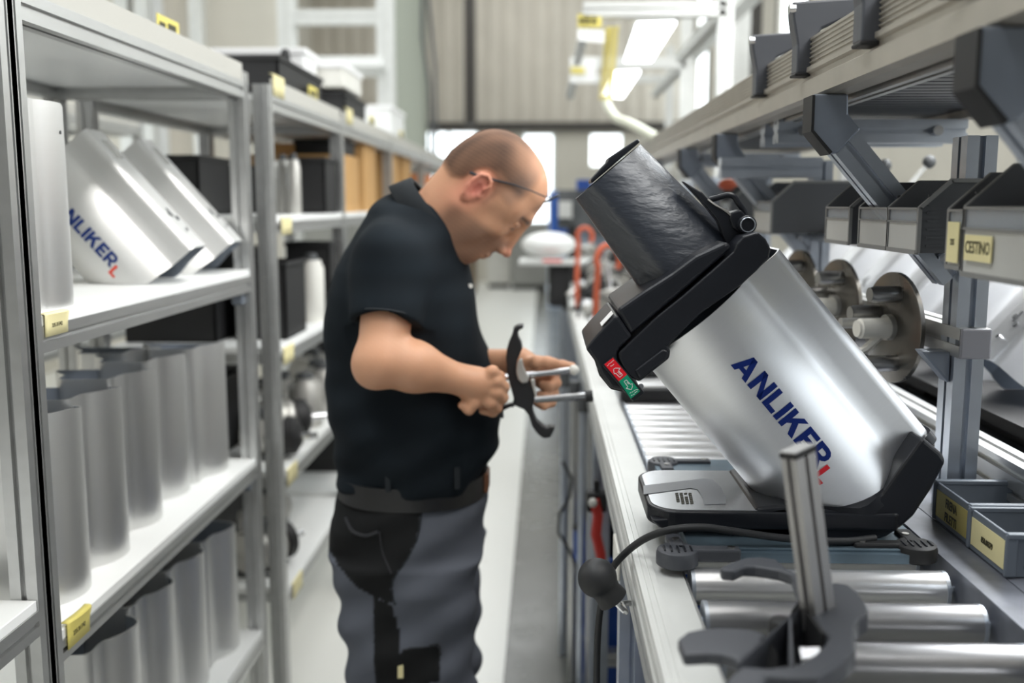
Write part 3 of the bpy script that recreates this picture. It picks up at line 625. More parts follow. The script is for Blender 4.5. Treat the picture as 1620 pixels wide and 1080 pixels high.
for y in (1.62,): put('joint_plate', MB().cb((XA-.002, y, ZR-.10), (.006, .10, .05)), 'offwhite', cv, bevel=.006)
# stop strips across the bench further along
st = thing('cross_stop', 'dark cross bar with an aluminium strip lying across the rollers behind the slicer', 'bar', (.34, 2.45, RT))
put('bar', MB().box((XC+.002, 2.43, RT), (XD-.004, 2.47, RT+.03)), 'black', st, bevel=.004); put('strip', MB().box((XC+.002, 2.475, RT), (XD-.004, 2.52, RT+.018)), 'alu', st, bevel=.002)
# clutter under the bench
for i, (y0, y1, zt, lb) in enumerate([(1.20, 1.50, .62, 'blue crate with white printing under the near end of the bench'), (2.62, 3.1, .45, 'second blue crate under the bench behind the hanging cord')]):
    zb_ = .371 if i == 0 else .004; t = thing('blue_crate', lb, 'crate', (.3, (y0+y1)/2, zb_)); a, b = (XA+.03, y0, zb_), (.46, y1, zt+.15)
    put('shell', MB().box(a, b), 'blue', t, bevel=.008); r = MB(); r.box((a[0]-.008, a[1]-.008, b[2]-.02), (b[0]+.008, b[1]+.008, b[2])); put('rim', r, 'blue', t, bevel=.003)
    for k in range(3):
        z = zb_+.08+.13*k; pts = [(a[0]-.0015, y0+.02+(y1-y0-.04)*j/12, z+.03*math.sin(j*1.1+k)) for j in range(13)]; put('printed_wave', MB().tube(pts, .004, 5), 'white', t)
t = thing('red_clamp', 'upright red lever clamp hanging under the bench edge behind the ball handle', 'clamp', P(942, 840, 2.38))
YQ = 2.38; pp = [P(940, 790, YQ), P(946, 815, YQ), P(943, 845, YQ), P(951, 880, YQ)]
put('lever', MB().tube(pp, .013, 8), 'redp', t); put('jaw', MB().cb(P(944, 792, YQ+.02), (.05, .04, .05)), 'black', t, bevel=.006); put('knob', MB().sphere(P(938, 795, YQ-.02), .012, 10, 6), 'offwhite', t)
put('handle', MB().cyl(P(951, 880, YQ), P(951, 905, YQ), .012), 'redp', t); put('bolt', MB().cyl(P(944, 760, YQ+.02), P(944, 795, YQ+.02), .008), 'black', t)
t = thing('blue_canister', 'small dark blue container behind the red clamp under the bench', 'container', P(925, 880, 3.1)); put('body', MB().cyl(P(925, 885, 3.1), P(925, 835, 3.1), .04, n=16), 'blue', t); put('lid', MB().cyl(P(925, 835, 3.1), P(925, 828, 3.1), .042, n=16), 'black', t)
for i, (px, dy) in enumerate([(890, .3), (915, .6), (960, 0)]):
    pts = [P(px+14*math.sin(k*1.3+i)+k*1.5, 730+28*k, 2.7+dy) for k in range(7)]; pts += [Vector((pts[-1].x, pts[-1].y, .006)), Vector((pts[-1].x+.1, pts[-1].y+.05, .006))]
    tag(put('cable', MB().tube(pts, .005, 6), 'black'), ['thin black cable looping beside the red clamp, aisle side', 'thin black cable hanging close beside the red clamp', 'thin black cable hanging behind the clamp on the bench side'][i], 'cable', 'cables below the bench')
for i, (px, Y) in enumerate([(893, 3.3), (909, 3.1), (923, 2.9), (936, 3.0)]):
    a, b = P(px, 650, Y), P(px+2, 650, Y); t = thing('standing_tube', ['outermost grey tube', 'second grey tube', 'third grey tube', 'innermost grey tube'][i]+' standing on the floor along the bench edge beyond the held fixture', 'tube', (a.x, Y, .9), 'grey tubes along the bench edge')
    put('tube', MB().cyl((a.x, Y, 1.0), (a.x, Y, .002), .014, n=10), 'alu' if i % 2 else 'aluc', t); put('collar', MB().cyl((a.x, Y, .95), (a.x, Y, 1.005), .018, n=10), 'slot', t)
# ------------------------------------------------------------------ ball knob on its bent wire bracket
bk_ = thing('ball_knob', 'dark grey rubber ball knob on a bent steel bracket at the bench edge', 'knob', P(952, 918, 1.33))
c = P(945, 914, 1.33); e = P(975, 955, 1.33); d = (e-c).normalized()
r = 32.5/F*1.33
prof = [(-r+.0003, .001)] + [(-r*math.cos(t), r*math.sin(t)) for t in np.linspace(.12, 2.25, 16)] + [(r*.66, r*.76), (r*.9, r*.72), (r*1.30, r*.80), (r*1.42, r*.79), (r*1.47, r*.70)]
put('ball', MB().rings(c, d, prof, 32), 'rubber', bk_)
wp = [c+d*r*1.45, P(990, 968, 1.33), P(985, 955, 1.36), P(1004, 956, 1.39), P(1012, 972, 1.40), P(1018, 992, 1.41), P(1030, 999, 1.42), P(1036, 996, 1.43)]
def smooth_path(pts, n=6):
    pts = [Vector(p) for p in pts]; out = []
    q = [pts[0]*2-pts[1]] + pts + [pts[-1]*2-pts[-2]]
    for i in range(1, len(q)-2):
        for k in range(n):
            t = k/n; a, b, c_, d_ = q[i-1], q[i], q[i+1], q[i+2]
            out.append(.5*((2*b)+(c_-a)*t+(2*a-5*b+4*c_-d_)*t*t+(3*b-a-3*c_+d_)*t**3))
    out.append(pts[-1]); return out
put('bent_bracket', MB().tube(smooth_path(wp), .0042, 8), 'chrome', bk_)
# ------------------------------------------------------------------ power cord
cord = smooth_path([P(1385, 851, 1.345), P(1330, 856, 1.335), P(1240, 851, 1.328), P(1160, 840, 1.328), P(1110, 834, 1.325), P(1060, 838, 1.33), P(1020, 852, 1.345), P(988, 876, 1.36), P(965, 905, 1.385), P(953, 945, 1.42), P(946, 1000, 1.43), P(944, 1100, 1.43), P(946, 1300, 1.43)], 8)
tag(put('power_cord', MB().tube(cord, .0052, 12), 'rubber'), 'black power cord running from the slicer over the bench rail and hanging down', 'cord')
# ------------------------------------------------------------------ pallet plate with black corner bumpers
pl = thing('pallet_plate', 'blue-grey steel carrier plate with black corner bumpers under the slicer', 'plate', (.36, 1.5, RT))
ZP = RT+.018
put('plate', MB().box((.200, 1.322, RT+.003), (.528, 1.80, ZP)), 'plate', pl, bevel=.0015)
l = MB(); l.box((.215, 1.312, RT+.001), (.515, 1.3225, ZP-.004)); put('front_lip', l, 'plate', pl)
def bumper(cx, cy, sx, sy, nm):
    b = MB(); b.rings((cx, cy, RT+.0005), (0, 0, 1), [(0, .026), (.002, .0285), (.016, .0285), (.021, .027), (.023, .024)], 26)
    o = put('corner_bumper', b, 'clampm' if nm else 'black', pl)
    a = MB(); a.box((cx, cy-.008*1, RT+.006), (cx+sx*.085, cy+.012, ZP+.006)); a.box((cx-.01, cy, RT+.006), (cx+.012, cy+sy*.06, ZP+.006)); put('bumper_arm', a, 'clampm' if nm else 'black', pl, bevel=.003)
    for k in range(5):
        q = MB(); x = cx-.018+k*.009; q.box((x-.0015, cy-.019+abs(k-2)*.003, RT+.023), (x+.0015, cy+.006, RT+.0255)); put('rib', q, 'blackh', o, bevel=.001)
    for (x, y) in ((cx+sx*.073, cy+.002), (cx+sx*.002, cy+.035*sy)): put('screw', MB().cyl((x, y, ZP+.005), (x, y, ZP+.0075), .005, n=14), 'steel', pl)
p = PZ(1068, 868, RT+.022); bumper(p.x+.003, p.y, 1, 1, 1)
bumper(.512, 1.335, -1, 1, 0); bumper(.218, 1.775, 1, -1, 1)
# ------------------------------------------------------------------ right hand side: uprights, arms, upper track
XU = .65
rk = thing('assembly_rack', 'aluminium rack of uprights and slanting arms carrying the upper track at the right', 'rack', (XU, 2, 0))
UY = [.98, 1.55, 2.40, 3.02, 3.9, 4.6, 5.5]
for y in UY: put('upright', MB().slotted((XU-.002, y, .03), (XU-.002, y, 1.66), (1, 0, 0), .055, .045), 'aluc', rk, bevel=0)
for y in UY: put('foot', MB().cyl((XU-.002, y, 0), (XU-.002, y, .03), .03), 'slot', rk)
put('table_rail', MB().slotted((XU+.075, .3, 1.145), (XU+.075, 6, 1.145), (0, 0, 1), .045, .06, 1, 2), 'alu', rk)
put('lower_rail', MB().slotted((XU+.0225, .3, .40), (XU+.0225, 6, .40), (0, 0, 1), .04, .04), 'alu', rk)
# track
XT, ZT = .425, 1.722
t0, t1 = .15, 7.5
sec = [(XT, ZT), (XT-.012, ZT+.004), (XT-.012, ZT+.030), (XT-.004, ZT+.034), (XT-.004, ZT+.042), (XT-.010, ZT+.045), (XT-.010, ZT+.052)]
for k in range(6): z = ZT+.054+k*.007; sec += [(XT-.006, z), (XT-.0035, z+.001), (XT-.0035, z+.004), (XT-.006, z+.005)]
sec += [(XT-.006, ZT+.098), (XT+.004, ZT+.098), (XT+.004, ZT+.05), (XT+.03, ZT+.045), (XT+.03, ZT)]
put('track_rail', MB().ext([(x, t0, z) for x, z in sec], (0, t1-t0, 0)), 'track', rk)
put('track_beam', MB().slotted((XT+.055, t0, ZT+.010), (XT+.055, t1, ZT+.010), (0, 0, 1), .03, .03), 'alu', rk)
put('track_rail', MB().box((.80, t0, ZT), (.83, t1, ZT+.06)), 'track', rk)
for k in range(76):
    y = .3+.042*k; put('slat', MB().box((XT+.03, y, ZT+.015), (.80, y+.034, ZT+.022)), 'blackh', rk)
for i, y in enumerate(UY):
    # cast angle bracket at the track then a slanting profile down to the upright
    a = Vector((XT+.016, y, ZT-.062)); b = Vector((XU-.028, y, ZT-.062-(XU-XT-.044)*1.15))
    put('arm', MB().slotted(a, b, (0, 1, 0), .045, .045), 'aluc', rk)
    br = MB(); w_ = .0225
    q = [(XT-.028, ZT-.001), (XT+.024, ZT-.001), (XT+.025, ZT-.030), (XT+.044, ZT-.052), (XT+.012, ZT-.088), (XT+.001, ZT-.088), (XT-.028, ZT-.054)]
    br.ext([(x, y-w_-.002, z) for x, z in q], (0, 2*w_+.004, 0)); put('angle_bracket', br, 'castl', rk, bevel=.003)
    put('angle_cap', MB().ext([(x-.0015, y-w_-.0035, z-.0015) for x, z in [q[0], (q[0][0]+.004, q[0][1]), (q[6][0]+.004, q[6][1]+.002), (q[5][0]+.004, q[5][1]+.004), q[5], q[6]]], (0, 2*w_+.007, 0)), 'black', rk)
    if i < 4:
        put('bolt', MB().cyl((XU-.05, y-.03, b.z+.028), (XU-.05, y-.020, b.z+.028), .007, n=6), 'chrome', rk)
        put('gusset', MB().ext([(XU-.026, y-.018, 1.335), (XU-.070, y-.018, 1.335), (XU-.026, y-.018, 1.285)], (0, .036, 0)), 'castl', rk, bevel=.003)
for y in (2.02, 2.14, 3.3):
    cbm = put('crossbeam', MB().slotted((XT+.03, y, ZT-.022), (.82, y, ZT-.022), (0, 0, 1), .045, .045), 'aluc', rk)
    for x in (.50, .56, .76): put('bolt', MB().cyl((x, y-.023, ZT-.022), (x, y-.033, ZT-.022), .010, n=12), 'chrome', cbm)
put('crossbeam', MB().slotted((XT-.03, 2.30, ZT-.082), (.62, 2.30, ZT-.082), (0, 0, 1), .045, .045), 'aluc', rk)
# end cap beam carrying the discs
bm_ = thing('drum_beam', 'horizontal aluminium beam with grey end cap carrying three dark discs', 'beam', (XU, 1.9, 1.35))
put('beam', MB().slotted((XU-.005, 1.50, 1.352), (XU-.005, 2.9, 1.352), (0, 0, 1), .045, .045), 'alu', bm_); put('end_cap', MB().cb((XU-.005, 1.497, 1.352), (.046, .006, .046)), 'castl3', bm_, bevel=.003)
dk = thing('flange_disc', 'nearest dark steel flange disc with pegs and a white roller on the beam', 'disc', (0, 0, 0), 'flange discs on the beam')
b = MB(); b.rings((0, 0, 0), (-1, 0, 0), [(0, .03), (0, .090), (.001, .094), (.008, .094), (.009, .092), (.009, .03)], 48); put('disc', b, 'discm', dk, world=False)
for (y, z) in ((-.02, .058), (-.02, -.058), (.045, .02)):
    put('peg', MB().rings((-.009, y, z), (-1, 0, 0), [(0, .014), (.045, .014), (.048, .012), (.052, .012)], 18), 'steel', dk, world=False)
put('roller', MB().rings((-.02, -.01, 0), (-1, 0, 0), [(0, .014), (0, .017), (.05, .017), (.052, .014), (.056, .014)], 20), 'cream', dk, world=False)
put('hub', MB().cyl((.03, 0, 0), (-.02, 0, 0), .022), 'castl2', dk, world=False)
put('spindle', MB().cyl((-.02, .02, .006), (-.09, .02, .006), .009), 'castl2', dk, world=False)
put('lever', MB().tube([(-.03, -.01, -.01), (-.06, -.012, -.035), (-.085, -.012, -.045)], .007, 8), 'cream', dk, world=False)
dk.location = (.597, 1.70, 1.352)
d2 = dup(dk, 'middle dark flange disc on the aluminium beam behind the slicer', (.597, 2.02, 1.356)); d3 = dup(dk, 'farthest dark flange disc, partly hidden by the slicer\'s back edge', (.597, 2.33, 1.36))
for o in (dk, d2, d3): o.rotation_euler.z = math.radians(10)
# ------------------------------------------------------------------ small parts bins in the rack
def bin_mesh():
    """open fronted stacking bin: front at x=0 facing -x, runs to x=D, y from 0 to W"""
    pass
def bin_(name, lab, X, y0, y1, z0, H, D, grp=None, txt=None, tcol='yellow', lip=.06, wide=0):
    t = thing(name, lab, 'bin', (X+D/2, (y0+y1)/2, z0), grp); w_ = .003; ch = H*.38
    side = [(X, z0), (X+D, z0), (X+D, z0+H), (X+ch*1.1, z0+H), (X, z0+H-ch)]
    for y in (y0, y1-w_):
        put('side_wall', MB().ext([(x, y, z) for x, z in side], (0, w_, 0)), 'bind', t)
    e = .004                                                   # raised rim along the side outline
    loop = [(X, z0), (X, z0+H-ch), (X+ch*1.1, z0+H), (X+D, z0+H)]
    for y in (y0-e, y1-.001):
        s2 = MB()
        for (xa, za), (xb, zb) in zip(loop, loop[1:]):
            d = Vector((xb-xa, 0, zb-za)).normalized()*e; n_ = Vector((-d.z, 0, d.x))
            s2.ext([(xa+n_.x*.3, y, za+n_.z*.3), (xb+n_.x*.3, y, zb+n_.z*.3), (xb-n_.x, y, zb-n_.z), (xa-n_.x, y, za-n_.z)], (0, e+.001, 0))
        put('rim', s2, 'binrim', t)
    r_ = MB()
    for k in range(7): z = z0+.008+k*(H-.02)/7; r_.box((X+.012, y0-.0015, z), (X+D-.01, y0, z+.003))
    put('side_ribs', r_, 'bind', t)
    f = MB(); f.box((X, y0+w_, z0), (X+w_, y1-w_, z0+(H-ch)*.68)); put('front_panel', f, 'binf', t)
    f = MB(); f.box((X-.002, y0, z0-.002), (X+w_, y1, z0+.004)); f.box((X-.002, y0, z0+(H-ch)*.66), (X+w_, y1, z0+(H-ch)*.70)); f.box((X-.002, y0, z0+H-ch-.003), (X+w_, y1, z0+H-ch)); put('front_frame', f, 'binrim', t)
    put('clear_strip', MB().box((X+.0005, y0+w_, z0+(H-ch)*.70), (X+.0025, y1-w_, z0+H-ch-.003)), 'clear', t)
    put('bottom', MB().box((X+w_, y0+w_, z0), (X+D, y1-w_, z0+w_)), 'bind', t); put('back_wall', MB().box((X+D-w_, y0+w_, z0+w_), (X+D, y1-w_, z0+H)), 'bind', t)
    if txt:
        s_, ya, yb, za, zb, sz = txt
        put('label_card', MB().box((X-.0035, ya, za), (X-.0022, yb, zb)), tcol, t); text(s_, sz, (X-.0037, (ya+yb)/2, (za+zb)/2), (0, -1, 0), (0, 0, 1), 'ink', t, .0003, .80)
    return t
XBN = .50; g = 'small parts bins along the rack'
bins = [(1.362, 1.477, 'pale grey parts bin with ribbed side, third from the label reading CESTINO'), (1.480, 1.612, 'pale grey parts bin next behind the ribbed-sided one, faint stain on its front'), (1.665, 1.80, 'parts bin standing single where the slanting arm crosses the row'), (2.24, 2.42, 'parts bin directly behind the slicer\'s hinge knob'), (2.75, 2.9, 'farther parts bin over the dark discs'), (3.05, 3.2, 'farthest parts bin of the row')]
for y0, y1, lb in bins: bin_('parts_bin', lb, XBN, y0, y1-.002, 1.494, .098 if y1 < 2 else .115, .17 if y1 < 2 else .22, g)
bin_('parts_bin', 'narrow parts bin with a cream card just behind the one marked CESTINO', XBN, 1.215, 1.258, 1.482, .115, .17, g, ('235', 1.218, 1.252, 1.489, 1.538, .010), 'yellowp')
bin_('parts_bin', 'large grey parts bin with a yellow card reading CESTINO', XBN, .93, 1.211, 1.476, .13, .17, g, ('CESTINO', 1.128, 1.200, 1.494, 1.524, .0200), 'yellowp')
put('bin_rail', MB().slotted((XU-.01, .3, 1.49), (XU-.01, 5.5, 1.49), (0, 0, 1), .03, .03), 'aluc', rk)
# crates on the bench's right edge
def tray(name, lab, X, y0, y1, z0, H, D, txt, tc, lines):
    t = thing(name, lab, 'tray', (X+D/2, (y0+y1)/2, z0)); w_ = .004; m = MB()
    m.box((X, y0, z0), (X+w_, y1, z0+H*.97)); m.box((X, y0, z0), (X+D, y0+w_, z0+H)); m.box((X, y1-w_, z0), (X+D, y1, z0+H)); m.box((X+D-w_, y0, z0), (X+D, y1, z0+H)); put('shell', m, 'binb', t, bevel=.001)
    put('inside_bottom', MB().box((X+w_, y0+w_, z0), (X+D-w_, y1-w_, z0+w_)), 'binin', t)
    e = .006; put('rim', MB().box((X-.002, y0-e, z0+H-.006), (X+D+e, y0+w_+.001, z0+H+.001)), 'binb', t, bevel=.0015); put('rim', MB().box((X-.002, y1-w_-.001, z0+H-.006), (X+D+e, y1+e, z0+H+.001)), 'binb', t, bevel=.0015)
    put('corner_post', MB().box((X-.004, y0-.004, z0), (X+.012, y0+.002, z0+H)), 'binb', t, bevel=.003); put('corner_post', MB().box((X-.004, y1-.003, z0), (X+.010, y1+.004, z0+H)), 'binb', t, bevel=.003)
    if D > .1:
        rb = MB()
        for k in range(4): z = z0+.012+k*H*.2; rb.box((X+.022, y0-.003, z), (X+D, y0, z+.003))
        put('side_ribs', rb, 'binb', t)
    put('label_card', MB().box((X-.0012, y0+.006, z0+.008), (X-.0002, y1-.006, z0+H*.80)), tc, t)
    for k, s_ in enumerate(lines):
        text(s_, txt, (X-.0016, (y0+y1)/2, z0+H*.44+(len(lines)-1)*txt*.55-k*txt*1.1), (0, -1, 0), (0, 0, 1), 'ink', t, .0005, .72 if len(lines) > 1 else .75)
    return t
XK = .598
tray('parts_tray', 'blue-grey tray with a yellow card reading FRENA FILETTI', XK, 1.370, 1.492, 1.083, .060, .22, .0185, 'yelloww', ['FRENA', 'FILETTI'])
tray('parts_tray', 'blue-grey tray with a pale card printed 858.00379, nearest the camera', XK-.002, 1.250, 1.362, 1.083, .058, .22, .011, 'yellowp', ['858.00379'])
t = thing('white_cap', 'round white cap lying in the tray marked FRENA FILETTI', 'cap', (.70, 1.40, 1.09));  # a loose white cap
cp = P(1557, 818, 1.40); put('cap', MB().rings(cp+Vector((0, 0, -.02)), (0, 0, 1), [(0, .012), (.002, .0135), (.018, .0135), (.023, .009), (.024, .002)], 24), 'offwhite', t)
tb = thing('side_table', 'dark worktop strip right of the conveyor carrying the labelled trays', 'worktop', (.73, 2, 0)); put('top', MB().box((XD+.052, .4, 1.055), (XU+.30, 5, 1.082)), 'castd', tb); 
for y in (.5, 2.2, 4.8): put('leg', MB().box((.90, y, 0), (.94, y+.04, 1.055)), 'alu', tb)
# hanging clips on the track
def clip(y, lab, s=1.0, m='clampm'):
    t = thing('track_clip', lab, 'clip', (XT, y, ZT+.1), 'dark clips on the upper track'); z = ZT+.098
    q = [(-.020, -.055), (-.020, -.01), (-.028, .03), (-.030, .055), (.085, .062), (.085, .028), (.045, .026), (.018, .014), (.006, -.01), (.004, -.055)]
    put('hook', MB().ext([(XT-.006+x*s, y-.018*s, z+zz*s) for x, zz in q], (0, .036*s, 0)), m, t, bevel=.0035)
    put('pad', MB().box((XT-.028, y-.0185*s, z-.0585*s), (XT-.001, y+.0185*s, z-.0535*s)), 'black', t, bevel=.002)
    put('pin', MB().cyl((XT-.030*s, y-.012*s, z+.045*s), (XT-.040*s, y-.012*s, z+.045*s), .008*s, n=12), 'chrome', t)
    put('crosspiece', MB().box((XT+.07*s, y-.01, z+.03*s), (XT+.30, y+.05, z+.06*s)), 'castd' if m != 'black' else 'black', t, bevel=.004)
    return t
clip(1.97, 'dark clip on the upper track farthest down the line'); clip(1.66, 'dark clip on the upper track, second farthest'); clip(1.33, 'dark clip on the upper track directly above the slicer\'s back', 1.05); clip(1.045, 'black clip leg hanging over the upper track nearest the camera', .95, 'black')
trk = thing('fixture_tray', 'dark tray parts resting between the clips on the upper track', 'tray', (.6, 1.7, ZT+.11)); put('deck', MB().box((.50, 1.2, ZT+.125), (.78, 1.95, ZT+.14)), 'black', trk, bevel=.004)
for i, (x, y) in enumerate([(.53, 1.42), (.60, 1.72)]): put('block', MB().rings((x, y, ZT+.14), (0, 0, 1), [(0, .03), (.03, .032), (.05, .02)], 12), 'black', trk)
# tilted housings waiting on the far side shelf
sh = thing('back_shelf', 'dark shelf behind the rack holding a row of tilted bright housings', 'shelf', (1.15, 2.3, 0))
put('board', MB().box((.80, 1.2, 1.17), (1.55, 5.2, 1.19)), 'black', sh)
for y in (1.25, 3.2, 5.1): put('upright', MB().slotted((1.50, y, 0), (1.50, y, 1.9), (0, 1, 0), .045, .045), 'alu', sh); put('upright', MB().slotted((.98, y, 0), (.98, y, 1.17), (0, 1, 0), .045, .045), 'alu', sh)
rt = new_housing('metal_housing', 'nearest tilted housing on the back shelf at the right edge of the picture', ('tube', 'tubein'), details=True)
zr = 1.19+HLEN*math.cos(PHI)-math.sin(PHI)*VC+.001; gr = 'tilted housings on the back shelf'; rt['group'] = gr
rt.location = (1.157, 1.60, zr); rt.rotation_euler = house_rot(PHI, math.radians(180))
for i, y in enumerate([1.90, 2.20, 2.50, 2.80, 3.12, 3.46, 3.82]):
    dup(rt, ['second', 'third', 'fourth', 'fifth', 'sixth', 'seventh', 'eighth'][i]+' tilted housing on the back shelf, counted from the picture\'s right edge', (1.157, y, zr), None, gr, house_rot(PHI, math.radians(180)))
for i, (y0, y1, zt_) in enumerate([(1.3, 1.75, 1.16), (1.85, 2.4, 1.16), (2.5, 3.1, 1.16)]):
    crate('black_crate', ['nearest', 'middle', 'farthest'][i]+' black crate stowed under the back shelf behind the slicer', (.96, y0, .80), (1.45, y1, 1.13), 'black', .008, 'black crates under the back shelf')
lowb = put('lower_board', MB().box((.80, 1.2, .78), (1.55, 5.2, .80)), 'black', sh)
t = thing('blue_bin', 'blue bin below the back rail seen between rack upright and trays', 'bin', (.95, 1.9, .8)); put('body', MB().box((.76, 1.30, .9), (.955, 2.3, 1.05)), 'blue', t, bevel=.004); put('rim', MB().box((.755, 1.295, 1.04), (.96, 2.305, 1.055)), 'blue', t)
# ================================================================== the vegetable slicer on the plate
Y0 = 1.47; YF = 1.372; YB = 1.568
cut = thing('vegetable_slicer', 'tilted brushed metal vegetable slicer with black feed chute and foot', 'machine', (.36, Y0, ZP))
# housing axis from the photograph's right-hand edge
ax = (P(1462, 692, Y0)-P(1219, 393, Y0)); ax.y = 0; ax.normalize(); ph = math.atan2(ax.x, -ax.z)
vd = Vector((math.cos(ph), 0, math.sin(ph)))
O = P(1222, 391, Y0)-vd*.129
def av_(px, py):
    Y = Y0
    for _ in range(4): d = P(px, py, Y)-O; v = d.dot(vd); Y = Y0-wsurf(v) if v < .085 else Y0-.05
    return v, d.dot(ax)
ends = sorted(av_(*p) for p in [(1183,774),(1200,787),(1222,794),(1255,798),(1310,802),(1368,806),(1396,781),(1424,742),(1446,712),(1463,691)])
def endf(v): return float(np.interp(v, [e[0] for e in ends], [e[1] for e in ends]))
hs = put('housing', house_mesh('slicer_housing', endf=endf), ('tube', 'tubein'), cut, world=False)
hs.rotation_euler = house_rot(ph); hs.location = O-root_loc(cut)
def av(px, py, Y):                                    # pixel -> (a, v) on the housing
    d = P(px, py, Y)-O; return d.dot(ax), d.dot(vd)
a0, v0 = av(1157, 580, Y0-.11); a1, v1 = av(1311, 735, Y0-.10)
wm = put('wordmark', wordmark(a0-.001, v0+.001, .0312, 'wordmark'), ('navy', 'red'), cut, world=False); wm.rotation_euler = hs.rotation_euler; wm.location = hs.location
pt = put('back_print', MB().box((.1290, -.025, .185), (.1296, -.010, .26)), 'gcab', cut, world=False); pt.rotation_euler = hs.rotation_euler; pt.location = hs.location
def front(px, Y=YF): return [P(x, y, Y) for x, y in px]
def prism(name, px, yf, yb, m, bev=.004, par=cut, seg=3, label=None):
    return put(name, MB().ext(front(px, yf), (0, yb-yf, 0)), m, par, bevel=bev, seg=seg, label=label)
# head of the machine: collar, lid, control box, latch
prism('collar', [(1004,534),(1040,500),(1080,468),(1125,429),(1160,398),(1166,385),(1176,374),(1199,367),(1212,378),(1220,393),(1217,407),(1198,428),(1175,449),(1140,474),(1109,496),(1082,522),(1057,548),(1061,554),(1059,567),(1012,604),(1000,598),(990,590),(979,568),(979,558)], YF-.012, YB+.012, 'blackh', .007)
prism('lid', [(975,490),(998,530),(1040,495),(1078,463),(1122,424),(1159,392),(1150,381),(1100,404),(1064,431),(1020,459)], YF-.010, YB+.010, 'blackh', .006)
lh = prism('latch', [(1012,600),(1055,568),(1058,556),(1049,552),(1004,586)], YF-.016, YF+.03, 'blackh', .003)
prism('control_box', [(926,551),(940,534),(974,497),(979,500),(1001,532),(978,554),(976,566),(986,585),(1012,613),(1018,624),(1003,634),(985,618),(966,614),(950,592),(941,571)], YF-.010, YB-.02, 'blackh', .005)
prism('box_underside', [(944,572),(962,592),(992,622),(966,616),(948,594)], YF+.01, YB-.03, 'black', .003)
prism('switch_bar', [(953,578),(970,564),(1020,621),(1002,636)], YF-.0155, YF-.004, 'blackh', .0012)
def flat(name, px, m, Y, par, th=.0003): return put(name, MB().ext(front(px, Y), (0, th, 0)), m, par)
sb = YF-.0160
flat('red_sticker', [(956,576.2),(969.8,565.8),(992,592.2),(979,603)], 'redlab', sb, cut); flat('green_sticker', [(979,603),(992,592.2),(1012.5,618.5),(998,630.5)], 'green', sb, cut)
def lines(name, segs, wpx, m, Y, par):
    mb = MB()
    for (xa, ya), (xb, yb) in segs:
        a, b = Vector((xa, ya)), Vector((xb, yb)); d = (b-a).normalized()*wpx/2; n_ = Vector((-d.y, d.x))
        mb.ext(front([tuple(a-d+n_), tuple(b+d+n_), tuple(b+d-n_), tuple(a-d-n_)], Y), (0, .0002, 0))
    return put(name, mb, m, par)
Z9 = lambda x, y: (940+x/9, 540+y/9)
ar = [Z9(*p) for p in [(300,380),(372,380),(345,415),(405,475),(365,510),(310,455),(285,460),(275,395)]]
ag = [Z9(*p) for p in [(425,570),(460,548),(515,610),(540,600),(545,640),(530,685),(455,668),(480,645)]]
sy = sb-.0004
lines('off_arrow', list(zip(ar, ar[1:]+ar[:1])), 1.0, 'white', sy, cut); lines('on_arrow', list(zip(ag, ag[1:]+ag[:1])), 1.0, 'white', sy, cut)
dots = []
for (x, y) in [(190,345),(205,325),(225,310),(245,295),(265,275),(235,352),(255,345),(270,330)]: a = Z9(x, y); dots.append((a, (a[0]+1.0, a[1]-.6)))
for (x, y) in [(510,735),(530,770),(540,720),(560,755),(565,705),(580,730),(590,690),(600,715),(612,690)]: a = Z9(x, y); dots.append((a, (a[0]+1.2, a[1]-.8)))
for (x, y) in [(335,440),(350,455),(365,470),(470,590),(485,605)]: a = Z9(x, y); dots.append((a, (a[0]+1.3, a[1]-1.1)))
lines('sticker_print', dots, .9, 'white', sy, cut)
put('bar_screw', MB().cyl(P(1014, 611, YF-.006), P(1014, 611, YF+.02), .004, n=10), 'chrome', cut)
# white label and yellow line on the sloping top of the box
def topface(p, q, u0, u1, w0, w1, lift=.0012):
    """strip on the sloping face through front pixels p -> q, u along, w depth"""
    A, B = P(*p, YF-.010), P(*q, YF-.010); n_ = Vector((-(B-A).z, 0, (B-A).x)).normalized()
    n_ = n_ if n_.z > 0 else -n_
    f = lambda u, y: A+(B-A)*u+Vector((0, y-A.y, 0))+n_*lift
    return MB().ext([f(u0, w0), f(u1, w0), f(u1, w1), f(u0, w1)], n_*.0006)
put('rating_sticker', topface((940,534), (974,497), .42, .96, 1.368, 1.405, .0022), 'white', cut)
# feed chute: a shell with one flat side and a rounded front, open on top
def chute_loop(cL, cR, kw, inset=0):
    c = (cL+cR)/2; hv = (cR-cL)/2; L_ = hv.length; hv = hv*((L_-inset)/L_); hw = kw-inset
    pts = [(-1, .34), (-1, -.34), (-.97, -.42)] + [(-.60, -.93), (-.52, -.975), (-.40, -1.0)]
    pts += [(-.40+1.40*math.sin(t), -math.cos(t)) for t in np.linspace(.12, PI/2, 12)]
    low = pts[2:]; full = pts[:1]+[(-1, -.34)]+low+[(x, -y) for x, y in low[::-1][1:]]
    return [c+hv*x+Vector((0, hw*y, 0)) for x, y in full]
L0 = chute_loop(P(911, 314, Y0), P(1013, 228, Y0), .058); Lm = chute_loop(P(962, 385, Y0), P(1091, 304, Y0), .066); L1 = chute_loop(P(1017, 463, Y0), P(1178, 392, Y0), .074)
I0 = chute_loop(P(911, 314, Y0), P(1013, 228, Y0), .058, .004); I1 = chute_loop(P(1017, 463, Y0), P(1178, 392, Y0), .074, .004)
ch = MB(); n = len(L0); NS = 8
mix = lambda A, B, t: [a*(1-t)+b*t for a, b in zip(A, B)]
rows = [mix(L0, L1, k/NS) for k in range(NS+1)]
